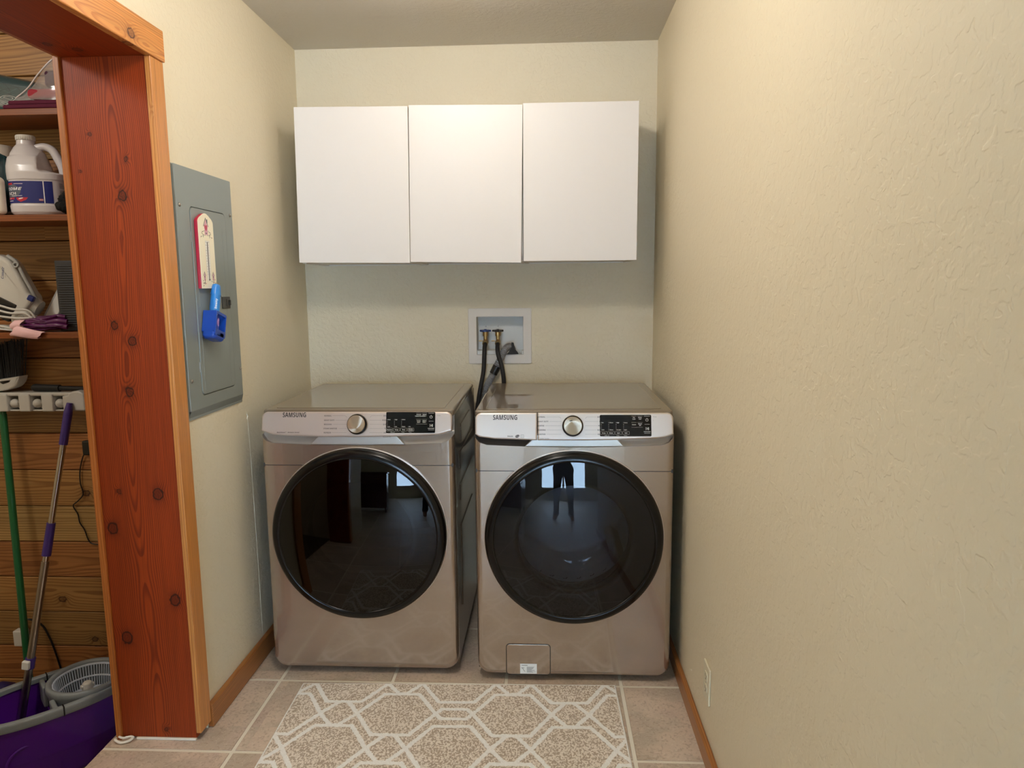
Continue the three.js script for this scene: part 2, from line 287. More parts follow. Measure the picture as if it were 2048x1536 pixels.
// closet: boarded back wall, side wall, sunken floor
const PC = 0.85, CF = -0.15;
struct('closet_floor', boxUV(bb(-1.58, FX - 0.001, CF - 0.05, CF, 0.7, END - 0.12)), std({ color: col(96, 78, 62), roughness: 0.7, bumpMap: repeat(fine512, 3, 3), bumpScale: 0.0006 }));
{
  const wall = structGroup('wall_closet');
  part('backing', bb(-1.58, -0.243, CF, H, PC - 0.05, PC - 0.016), std({ color: col(40, 26, 16), roughness: 0.9 }), wall);
  const sets = [
    { early: [204, 154, 90], late: [134, 82, 38], streak: [156, 114, 64], s: 501, knots: [[0.08, 0.72, 0.013], [0.05, 1.55, 0.01]] },
    { early: [198, 136, 78], late: [126, 74, 34], streak: [166, 104, 56], s: 531, knots: [[0.06, 0.55, 0.018], [0.1, 1.3, 0.012]] },
    { early: [212, 172, 108], late: [132, 92, 46], streak: [160, 130, 80], s: 561, knots: [[0.1, 0.46, 0.012]] },
    { early: [186, 142, 84], late: [114, 76, 36], streak: [144, 106, 60], s: 591, knots: [[0.03, 1.1, 0.009]] },
  ].map((o) => { const m = woodTex({ W: 0.14, H: 1.8, px: 256, py: 1024, ...o, c0: 0.5, ring: 0.009, depth: 0.02, wander: 0.5, contrast: 0.6 }); return phys({ map: m, roughness: 0.5, clearcoat: 0.15, clearcoatRoughness: 0.35 }); });
  const pick = [0, 1, 3, 0, 1, 2, 0, 1, 3, 0, 1, 0, 3, 0, 1, 2, 3, 0, 3, 1];
  for (let k = 0; k < 20; k++) {
    const y0 = 0.0644 - 0.133 * 1.62 + k * 0.1328; if (y0 > H) break;
    const g = woodUV(bb(-1.58, -0.263, y0 + 0.0012, Math.min(y0 + 0.1328 - 0.0012, H), PC - 0.016, PC + (rnd() - 0.5) * 0.0012, 0.004, 2), 0, 0.14, 1.8, 0.013 - (y0 / 0.14) % 1, 0.3 + k * 0.31);
    part('plank', g, sets[pick[k]], wall);
  }
}
struct('wall_closet_side', boxUV(bb(-0.2629, -0.244, CF, H, PC - 0.016, CZ)), std({ color: col(120, 82, 48), roughness: 0.7 }));

// ---------------------------------------------------------------- lamps
{
  const glow = std({ color: col(255, 250, 240), emissive: new THREE.Color().setRGB(...LAMP_COLOR), emissiveIntensity: 3.2, roughness: 0.4 });
  const words = ['above the washer and dryer', 'over the doorway side of the passage', 'inside the closet'];
  LAMPS.forEach(({ at, power }, i) => {
    const t = thing('ceiling_light', 'round frosted glass ceiling light ' + words[i], 'lamp', at, 0, 'ceiling lights');
    part('canopy', lathe([[0, 0.0665], [0.13, 0.0665], [0.135, 0.05], [0.13, 0.042], [0, 0.042]], 40), M.chrome, t);
    part('bowl', lathe([[0.0, -0.045], [0.04, -0.043], [0.08, -0.034], [0.108, -0.014], [0.118, 0.01], [0.12, 0.041], [0, 0.041]], 40), glow, t);
    const L = new THREE.PointLight(new THREE.Color().setRGB(...LAMP_COLOR), power); L.position.set(0, 0.0, 0); L.castShadow = true; L.shadow.radius = 5.2; t.add(L);
  });
}

// ---------------------------------------------------------------- dryer and washer
const coat = (r, g, b, o = {}) => phys({ color: col(r, g, b), metalness: 0.6, roughness: 0.3, clearcoat: 0.7, clearcoatRoughness: 0.05, ...o });
Object.assign(M, {
  champagne: coat(172, 156, 140, { metalness: 0.72, roughness: 0.2, clearcoat: 1, clearcoatRoughness: 0.01 }), champagneShaded: coat(104, 92, 80, { roughness: 0.3, metalness: 0.8 }), champagneTop: coat(122, 110, 93, { metalness: 0.25, clearcoat: 1, clearcoatRoughness: 0.015, roughness: 0.42 }),  // case sides: same champagne paint, darkened to carry the shade of the gaps
  console: coat(206, 190, 178, { roughness: 0.38 }), consolePale: coat(222, 212, 204, { roughness: 0.36 }),
  silver: phys({ color: col(206, 204, 198), metalness: 0.7, roughness: 0.3, clearcoat: 0.5, clearcoatRoughness: 0.12 }),
  pocket: phys({ color: col(56, 56, 56), metalness: 0.3, roughness: 0.4, clearcoat: 0.3 }),
  glossBlack: phys({ color: col(8, 8, 9), roughness: 0.2, specularIntensity: 0.7 }),
  tintedDark: phys({ color: col(74, 70, 71), transmission: 1, roughness: 0, thickness: 0, ior: 1.42 }),
  tinted: phys({ color: col(170, 172, 178), transmission: 1, roughness: 0, thickness: 0, ior: 1.42 }),
  mask: phys({ color: col(7, 6, 7), roughness: 0.5 }),
  drum: std({ color: col(206, 207, 208), metalness: 0.35, roughness: 0.34 }),
  gasket: std({ color: col(58, 58, 60), roughness: 0.6 }),
  dial: phys({ color: col(206, 192, 172), metalness: 1, roughness: 0.26, anisotropy: 0.85 }),
  ink: std({ color: col(74, 68, 62), metalness: 0.15, roughness: 0.4 }),
});
const lowerPts = [[-0.3415, 0.897], [-0.335, 0.889], [-0.322, 0.877], [-0.298, 0.8685], [-0.171, 0.8635], [0, 0.8605], [0.174, 0.8635], [0.298, 0.8685], [0.322, 0.877], [0.335, 0.889], [0.3415, 0.897]];
const consPts = [[-0.337, 0.914], [-0.33, 0.9055], [-0.271, 0.898], [-0.128, 0.8935], [0, 0.8925], [0.137, 0.8945], [0.28, 0.9], [0.331, 0.907], [0.337, 0.914]];
function along(pts, x) { for (let i = 0; i + 1 < pts.length; i++) if (x <= pts[i + 1][0] || i + 2 === pts.length) { const t = clamp((x - pts[i][0]) / (pts[i + 1][0] - pts[i][0])); return mix(pts[i][1], pts[i + 1][1], t); } }
const span = (a, b, n) => Array.from({ length: n + 1 }, (_, i) => a + (b - a) * i / n);
const DC = 0.54;                                                          // height of the door centre

function machine(o) {
  const t = thing(o.name, o.label, o.category, [o.x + 0.343, 0, o.z]);
  const D = o.z - 0.105, R = o.r;                                         // body depth, door radius
  // case
  const ribs = [];
  for (const s of [-1, 1]) for (const [y0, y1, z0, z1] of [[0.74, 0.8, -0.6, -0.14], [0.62, 0.68, -0.6, -0.14], [0.2, 0.52, -0.56, -0.16], [0.83, 0.9, -0.5, -0.2]]) ribs.push(bb(s * 0.3385, s * 0.3445, y0, y1, z0, z1, 0.0028, 2));
  part('case', [bb(-0.341, -0.337, 0.03, 0.962, -D, -0.04), bb(0.337, 0.341, 0.03, 0.962, -D, -0.04), bb(-0.341, 0.341, 0.03, 0.962, -D, -D + 0.004), bb(-0.341, 0.341, 0.03, 0.034, -D, -0.05), bb(-0.341, 0.341, 0.925, 0.93, -D, -0.05), ...ribs], M.champagneShaded, t);
  for (const [x, z] of [[-0.27, -0.13], [0.27, -0.13], [-0.28, -D + 0.06], [0.28, -D + 0.06]]) part('foot', cyl(0.022, 0.018, 0.03, 16).translate(x, 0.015, z), M.black, t);
  // top
  const S = rr(-0.341, 0.341, 0.034, D, [0.012, 0.012, 0.03, 0.03]);      // y of the outline runs backwards
  const lid = extr(S, 0.955, 0.983, 0.008, 4).rotateX(-Math.PI / 2);
  const top = part('top_panel', lid, M.champagneTop, t);
  part('top_inlay', extr(rr(-0.305, 0.305, 0.06, D - 0.035, 0.014), 0.9805, 0.9848, 0.0018, 2).rotateX(-Math.PI / 2), M.champagneTop, top);
  // front
  const f = new THREE.Shape(), r = 0.05;
  rr(-0.343, 0.343, 0.0205, 0.98, [r, r, 0.001, 0.001], f);
  const front = new THREE.ExtrudeGeometry(f, { depth: 0.012, bevelEnabled: true, bevelSize: 0.022, bevelThickness: 0.026, bevelOffset: -0.022, bevelSegments: 7, curveSegments: 14 }).translate(0, 0, -0.038);
  const cut = new THREE.ExtrudeGeometry(poly([[-0.4, 0.905], ...lowerPts, [0.4, 0.905], [0.4, 1.1], [-0.4, 1.1]]), { depth: 0.4, bevelEnabled: false }).translate(0, 0, -0.2);
  const holed = csg(csg(front, cut, SUBTRACTION), cyl(R - 0.012, R - 0.012, 0.3, 96).rotateX(Math.PI / 2).translate(0, DC, 0), SUBTRACTION);
  const seam = o.seam;
  part('front_panel', crease(csg(holed, bb(-1, 1, 0, seam - 0.0012, -1, 1), INTERSECTION), 0.5), M.champagne, t);
  part('fascia', crease(csg(holed, bb(-1, 1, seam + 0.0012, 1, -1, 1), INTERSECTION), 0.5), M.champagne, t);
  for (const q of [-0.269, 0.269]) part('seam_backing', bb(q - 0.069, q + 0.069, seam - 0.006, seam + 0.006, -0.03, -0.004), M.pocket, t);
  // hand recess below the console
  const rec = (xa, xb) => ruled((u, v) => { const x = mix(xa, xb, u), yl = along(lowerPts, x) - 0.002, k = Math.pow(v, 0.7); return [x, mix(yl, 0.925, v), mix(-0.006 - 0.02 * Math.max(0, (Math.abs(x) - 0.31) / 0.03), -0.05, k)]; }, 30, 8);
  part('hand_recess', rec(0.125, 0.341), M.silver, t);
  part('hand_recess', rec(-0.341, -0.12), o.drawer ? M.pocket : M.silver, t, o.drawer ? 'dark hand pocket under the detergent drawer' : undefined);
  const cp = [...span(-0.166, 0.17, 10).map((x) => [x, along(lowerPts, x) + 0.0006]), [0.131, 0.905], [-0.122, 0.905]];
  part('recess_center', extr(poly(cp), -0.045, -0.001, 0.0025, 2), M.silver, t);
  // console
  const tilt = 0.235, B = 0.888, piece = (xa, xb, rl, rt) => {
    const bot = span(xa, xb, 16).map((x) => [x, along(consPts, x) + (o.dy ?? 0)]), s2 = new THREE.Shape(), T = 0.9815;
    s2.moveTo(...bot[0]); bot.slice(1).forEach((q) => s2.lineTo(...q));
    if (rt) { s2.lineTo(xb, T - 0.022); s2.absarc(xb - 0.022, T - 0.022, 0.022, 0, Math.PI / 2); } else s2.lineTo(xb, T);
    if (rl) { s2.lineTo(xa + 0.022, T); s2.absarc(xa + 0.022, T - 0.022, 0.022, Math.PI / 2, Math.PI); } else s2.lineTo(xa, T);
    s2.closePath();
    return extr(s2, -0.06, 0, 0.006, 4).translate(0, -B, 0);
  };
  const place = (m) => { m.position.set(0, B, 0.008); m.rotation.x = -tilt; return m; };
  const sx = -0.1235, con = place(part('control_panel', piece(o.drawer ? sx + 0.0012 : -0.337, 0.337, !o.drawer, true), o.drawer ? M.consolePale : M.console, t));
  let logoOn = con;
  if (o.drawer) logoOn = place(part('detergent_drawer', piece(-0.337, sx - 0.0012, true, false), M.consolePale, t, 'pale detergent drawer front'));
  // dial
  const [dx, dy] = o.dial;
  part('dial_ring', latheZ([[0.0, 0], [0.0362, 0], [0.0362, 0.006], [0.0345, 0.011], [0.032, 0.012], [0.03, 0.009], [0, 0.009]], 64).translate(dx, dy, 0.0003), M.glossBlack, con, 'black ring with bright rim around the dial');
  part('dial_rim', latheZ([[0.0352, 0.004], [0.0366, 0.0045], [0.0366, 0.0065], [0.0352, 0.0085]], 64).translate(dx, dy, 0.0003), M.chrome, con);
  const face = new THREE.CircleGeometry(0.0295, 96), knob = latheZ([[0.0309, 0.006], [0.0312, 0.02], [0.0306, 0.0226], [0.0295, 0.0232]], 96);
  { const p = face.attributes.position, uv = face.attributes.uv; for (let i = 0; i < p.count; i++) { const a = Math.atan2(p.getY(i), p.getX(i)); uv.setXY(i, i === p.count - 1 ? 1 : (a < -1e-6 ? a + 2 * Math.PI : a) / (2 * Math.PI), Math.hypot(p.getX(i), p.getY(i))); } }
  part('dial', [face.translate(0, 0, 0.0232), knob].map((g) => g.translate(dx, dy, 0)), M.dial, con, 'brushed metal program dial');
  if (o.drawer) part('dial_mark', bb(-0.007, 0.002, 0.017, 0.0195, 0.0228, 0.0238, 0.0008, 1).rotateZ(0.25).translate(dx, dy, 0), M.pocket, con);
  // display
  const [ax, bx, ay, by] = o.display;
  part('display', extr(rr(ax, bx, ay, by, 0.004), -0.001, 0.0016, 0.0007, 2), M.glossBlack, con, 'black glass touch panel');
  decal('display_print', bx - ax, by - ay, o.displayTex, con, [(ax + bx) / 2, (ay + by) / 2, 0.0019], [0, 0, 0], { roughness: 0.3 });
  decal('program_print', 0.25, 0.094, o.printTex, con, [dx + 0.001, 0.048, 0.0004], [0, 0, 0]);
  const lg = letters(o.logo, 0.0165, 0.0008, 0.083).translate(o.logoAt[0], o.logoAt[1], 0); part('brand_lettering', lg, M.ink, logoOn);
  decal('feature_print', 0.1, 0.016, o.featTex, logoOn, o.featAt);
  decal('option_print', 0.04, 0.06, o.optTex, con, [bx + 0.024, 0.056, 0.0005]);
  // door
  part('door_trim', latheZ([[R + 0.0012, -0.02], [R + 0.0026, -0.002], [R + 0.0024, 0.003], [R + 0.001, 0.0046], [R - 0.006, 0.0046]], 128).translate(0, DC, 0), M.console, t, 'thin bright ring around the door');
  const door = part('door', latheZ([[R, -0.02], [R, 0.01], [R - 0.0025, 0.022], [R - 0.008, 0.031], [R - 0.016, 0.0355], [R - 0.026, 0.0375], [R - 0.03, 0.0365], [R - 0.0325, 0.0335], [R - 0.034, 0.032], [R - 0.036, 0.02]], 128).translate(0, DC, 0), M.glossBlack, t, 'round door with black glossy frame');
  const gr = R - 0.0332, RS = 1.7, sag = (q) => Math.sqrt(RS * RS - q * q) - Math.sqrt(RS * RS - gr * gr) + 0.0335;
  part('door_glass', latheZ(span(gr, 0.00001, 24).map((q) => [q, sag(q)]), 128).translate(0, DC, 0), o.drawer ? M.tinted : M.tintedDark, door, 'dark bulging door glass');
  part('door_mask', latheZ([[gr - 0.0005, 0.028], [0.245, 0.03], [0.21, 0.033], [0.196, 0.032], [0.192, 0.02], [0.192, -0.02], [0.25, -0.03], [gr + 0.012, -0.02]], 96).translate(0, DC, 0), M.mask, door);
  part('door_bowl', latheZ([[0.196, 0.02], [0.19, -0.02], [0.183, -0.09], [0.172, -0.12], [0.14, -0.135], [0.07, -0.14], [0.0001, -0.14]], 96).translate(0, DC, 0), phys({ color: col(226, 230, 232), transmission: 1, roughness: 0, thickness: 0, ior: 1.5 }), door, 'clear glass bowl inside the door');
  // drum
  part('gasket', latheZ([[0.206, -0.06], [0.2, -0.075], [0.204, -0.09], [0.215, -0.1], [0.212, -0.115], [0.226, -0.13], [0.29, -0.135]], 96).translate(0, DC, 0), M.gasket, t);
  const drum = part('drum', latheZ([[0.226, -0.142], [0.238, -0.148], [0.252, -0.155], [0.256, -0.17], [0.256, -0.56], [0.24, -0.58], [0.08, -0.57], [0.00001, -0.565]], 96).translate(0, DC - 0.02, 0), M.drum, t);
  for (let k = 0; k < 3; k++) { const a = -Math.PI / 2 + 0.9 + k * 2.094; part('drum_vane', bb(-0.02, 0.02, 0.2, 0.256, -0.52, -0.19, 0.014, 3).rotateZ(a - Math.PI / 2).translate(0, DC - 0.02, 0), M.drum, drum); }
  if (o.drawer) {
    const holes = [];
    for (let k = 0; k < 30; k++) for (let j = 0; j < 3; j++) { const a = k / 30 * 2 * Math.PI + j * 0.07; for (let q = 0; q < 3; q++) holes.push(new THREE.CircleGeometry(0.0032, 8).rotateX(Math.PI / 2).translate(0, 0.2555, -0.19 - j * 0.05 - 0.008 * (q === 2)).rotateZ(a + (q - 1) * 0.032 * (q < 2 ? 1 : 0.5))); }
    const h = part('drum_holes', holes.map((g) => g.translate(0, DC - 0.02, 0)), M.mask, drum); h.userData.kind = 'stuff';
    const pc = part('filter_cover', extr(rr(-0.2375, -0.0825, 0.0285, 0.1415, 0.011), -0.01, 0.0012, 0.0011, 2), M.champagne, t, 'square filter access cover with thin dark joint');
    part('cover_joint', extr((() => { const s = rr(-0.2398, -0.0802, 0.0262, 0.1438, 0.013), hole = new THREE.Path(); rr(-0.2372, -0.0828, 0.0288, 0.1412, 0.011, hole); s.holes.push(hole); return s; })(), -0.01, 0.0006), M.mask, pc);
    decal('caution_label', 0.06, 0.0378, o.caution, pc, [-0.1597, 0.05, 0.0016]);
  } else part('lint_screen', bb(-0.12, 0.12, DC - 0.225, DC - 0.2, -0.13, -0.07, 0.006), M.mask, t);
  return t;
}
const print = (w, h, draw) => canvasTex(w, h, (c) => { c.clearRect(0, 0, w, h); c.textBaseline = 'middle'; draw(c); });
function programTex(left, right, foot, footRight) {
  return print(1000, 376, (c) => {
    c.fillStyle = '#5d5650'; c.strokeStyle = '#877c72'; c.lineWidth = 2; c.font = 'bold 25px sans-serif';
    const ys = [66, 128, 186, 244, 302];
    left.forEach((s, i) => { c.textAlign = 'left'; c.fillText(s, i === 3 && s.length > 8 ? 12 : 18, ys[i]); const x0 = 30 + c.measureText(s).width; c.beginPath(); c.moveTo(x0, ys[i]); c.lineTo(i === 0 ? 318 : 342, ys[i]); if (i === 0) c.lineTo(340, ys[i] + 22); c.stroke(); });
    right.forEach((s, i) => { c.textAlign = 'right'; c.fillText(s, 985, ys[i]); const x1 = 975 - c.measureText(s).width; c.beginPath(); c.moveTo(x1, ys[i]); c.lineTo(i === 0 ? 690 : 664, ys[i]); if (i === 0) c.lineTo(668, ys[i] + 22); c.stroke(); });
    c.font = '22px sans-serif'; c.fillStyle = '#9a9087'; c.textAlign = footRight ? 'right' : 'left'; c.fillText(foot, footRight ? 985 : 44, 360); if (!footRight) c.strokeRect(14, 350, 20, 20);
  });
}
function displayTex(cols, tl) {
  return print(1024, 440, (c) => {
    c.fillStyle = '#e9e6e0'; c.strokeStyle = '#cfcac2'; c.textAlign = 'left';
    cols.forEach(([hd, ft, name, boxed], i) => {
      const x = 20 + i * 148; c.font = 'bold 24px sans-serif'; if (hd) { c.fillText('• ' + hd, x, 160); for (let k = 0; k < 3; k++) { c.beginPath(); c.arc(x + 8, 196 + k * 36, 5, 0, 7); c.fill(); } }
      c.fillText((hd ? '• ' : '') + ft, x, 306); c.lineWidth = 3; c.beginPath(); c.roundRect(x - 12, 338, 132, 66, 14); c.stroke();
      c.font = 'bold ' + (name.length > 7 ? 24 : 28) + 'px sans-serif'; c.textAlign = 'center'; name.split('|').forEach((s, k, a) => c.fillText(s, x + 54, 372 + (k - (a.length - 1) / 2) * 26)); c.textAlign = 'left';
    });
    c.font = '20px sans-serif'; c.fillText('⌊ ' + tl[4] + ' ⌋', 80, 424); c.fillText('*3 sec', 330, 424); c.fillText('*3 sec', 480, 424);
    c.textAlign = 'center'; c.font = 'bold 27px sans-serif'; c.lineWidth = 3;
    [[680, 70], [800, 70], [680, 200], [800, 200]].forEach(([x, y], i) => { c.beginPath(); c.moveTo(x - 52, y - 44); c.lineTo(x + 52, y - 44); c.stroke(); tl[i].split('|').forEach((s, k, a) => c.fillText(s, x, y + (k - (a.length - 1) / 2) * 32)); });
    c.beginPath(); c.moveTo(628, 254); c.lineTo(852, 254); c.stroke();
    c.fillRect(880, 24, 120, 5); c.lineWidth = 7; c.beginPath(); c.arc(938, 104, 26, -Math.PI * 0.32, Math.PI * 1.32); c.stroke(); c.fillRect(934, 66, 8, 32);
    c.fillRect(890, 192, 100, 4); c.lineWidth = 6; c.beginPath(); c.moveTo(914, 258); c.lineTo(914, 308); c.lineTo(944, 283); c.closePath(); c.stroke(); c.fillRect(950, 256, 8, 54); c.fillRect(966, 256, 8, 54);
    c.font = 'bold 22px sans-serif'; c.fillText('Hold to Start', 938, 344); c.fillRect(880, 372, 120, 4);
  });
}
machine({
  name: 'dryer', label: 'champagne front-loading dryer standing left, solid black door and no drawer', category: 'dryer', x: 0.0893, z: 0.8132, r: 0.3125, seam: 0.7895, drawer: false, logo: 'SAMSUNG',
  dial: [0.006, 0.0485], display: [0.1065, 0.279, 0.0185, 0.0915], logoAt: [-0.2195, 0.082], featAt: [-0.2325, 0.0205, 0.0005],
  printTex: programTex(['NORMAL', 'HEAVY DUTY', 'BEDDING', 'STEAM SANITIZE', 'REFRESH'], ['DELICATES', 'PERM PRESS', 'QUICK DRY', 'TIME DRY', 'AIR FLUFF'], 'Manual Dry ⊙', true),
  displayTex: displayTex([['Most', 'Less', 'Dryness'], ['High', 'Low', 'Temp'], ['60min', '20min', 'Time'], ['', '• On', 'Wrinkle|Prevent']], ['Control|*Smart Care', 'Adjust|Time +', 'Damp|Alert', 'Adjust|Time -', 'Child Lock']),
  featTex: print(500, 80, (c) => { c.fillStyle = '#2c2723'; c.font = 'italic bold 27px sans-serif'; c.fillText('MultiSteam™   Moisture Sensor', 8, 40); }),
  optTex: print(200, 300, (c) => { c.fillStyle = '#8e857c'; c.font = '22px sans-serif'; c.fillText('*3 sec', 10, 36); c.fillText('Γ', 10, 100); c.fillText('·', 10, 210); }),
});
machine({
  name: 'washer', label: 'champagne front-loading washer standing right, see-through door and detergent drawer', category: 'washer', x: 0.8469, z: 0.8381, r: 0.3095, seam: 0.777, drawer: true, logo: 'SAMSUNG', dy: -0.006,
  dial: [-0.0035, 0.0475], display: [0.0885, 0.262, 0.0125, 0.0855], logoAt: [-0.234, 0.077], featAt: [-0.2, 0.013, 0.0005],
  printTex: programTex(['NORMAL', 'HEAVY DUTY', 'WHITES', 'BEDDING', 'SANITIZE'], ['QUICK WASH', 'DELICATES', 'PERM PRESS', 'RINSE + SPIN', 'SELF CLEAN+'], 'Steam Cycles', false),
  displayTex: displayTex([['Hot', 'Cold', 'Temp'], ['2 Rinse', '1 Rinse', 'Rinse'], ['High', 'No Spin', 'Spin'], ['Heavy', 'Light', 'Soil']], ['Pre|Soak', 'Delay|End', 'Steam', 'Alarm|Off', 'Child Lock']),
  featTex: print(500, 80, (c) => { c.fillStyle = '#2c2723'; c.font = 'bold 32px sans-serif'; c.fillText('Steam', 120, 40); c.beginPath(); c.ellipse(290, 40, 38, 22, -0.3, 0, 7); c.fill(); c.strokeStyle = '#e8e0da'; c.lineWidth = 5; c.beginPath(); c.moveTo(262, 50); c.bezierCurveTo(280, 22, 300, 58, 320, 30); c.stroke(); c.strokeStyle = '#6a625b'; c.lineWidth = 3; c.strokeRect(350, 18, 48, 46); c.fillStyle = '#6a625b'; c.font = '15px sans-serif'; c.fillText('HE', 363, 40); }),
  optTex: print(200, 300, (c) => { c.fillStyle = '#8e857c'; c.font = '22px sans-serif'; c.fillText('*3 sec', 10, 36); c.fillText('Γ', 10, 100); c.fillText('·', 10, 210); }),
  caution: canvasTex(600, 378, (c, w, h) => {
    c.fillStyle = '#eef0ec'; c.fillRect(0, 0, w, h); c.fillStyle = '#2a2a2c'; c.font = 'bold 46px sans-serif'; c.fillText('⚠ CAUTION', 30, 82);
    c.strokeStyle = '#33363a'; c.lineWidth = 12; c.beginPath(); c.moveTo(44, 160); c.lineTo(150, 160); c.moveTo(80, 150); c.lineTo(90, 200); c.moveTo(110, 190); c.quadraticCurveTo(130, 270, 180, 300); c.stroke();
    c.fillStyle = '#6d7175'; for (let k = 0; k < 13; k++) c.fillRect(240, 118 + k * 17, 170 + 150 * hash(k, 3, 9), 8);
  }),
});

// ---------------------------------------------------------------- wall cabinets
{
  const words = ['left of the three white wall cabinets, beside the electrical panel wall', 'middle one of the three white wall cabinets over the laundry machines', 'right of the three white wall cabinets, nearest the right wall'];
  const units = [[0.098, 0.5505], [0.5525, 1.0045], [1.0065, 1.456]];
  const doors = [[0.3228, 1.8133, 0.4558, 0.609, -0.0135], [0.7782, 1.8102, 0.4495, 0.609, -0.0172], [1.2335, 1.8112, 0.4505, 0.6085, -0.0025]];
  units.forEach(([x0, x1], i) => {
    const cx = (x0 + x1) / 2, t = thing('wall_cabinet', words[i], 'cabinet', [cx, 1.5085, 0.001], 0, 'white wall cabinets above the machines'), w = (x1 - x0) / 2, h = 0.6;
    part('carcass', [bb(-w, -w + 0.016, 0, h, 0, 0.309), bb(w - 0.016, w, 0, h, 0, 0.309), bb(-w, w, 0.004, 0.02, 0, 0.309), bb(-w, w, h - 0.016, h, 0, 0.309), bb(-w, w, 0, h, 0, 0.006), bb(-w + 0.016, w - 0.016, 0.3, 0.316, 0.006, 0.29)], M.carcass, t);
    const [dx, dy, dw, dh, a] = doors[i];
    const d = part('door', bb(-dw / 2, dw / 2, -dh / 2, dh / 2, 0.3115, 0.329, 0.0015, 2), M.white, t, 'plain white door, slightly sagging'); d.position.set(dx - cx, dy - 1.5085, 0); d.rotation.z = a;
    for (const y of [-0.2, 0.2]) part('hinge', bb(-dw / 2 + 0.02, -dw / 2 + 0.07, y - 0.015, y + 0.015, 0.295, 0.3115, 0.003), M.chrome, d);
  });
}

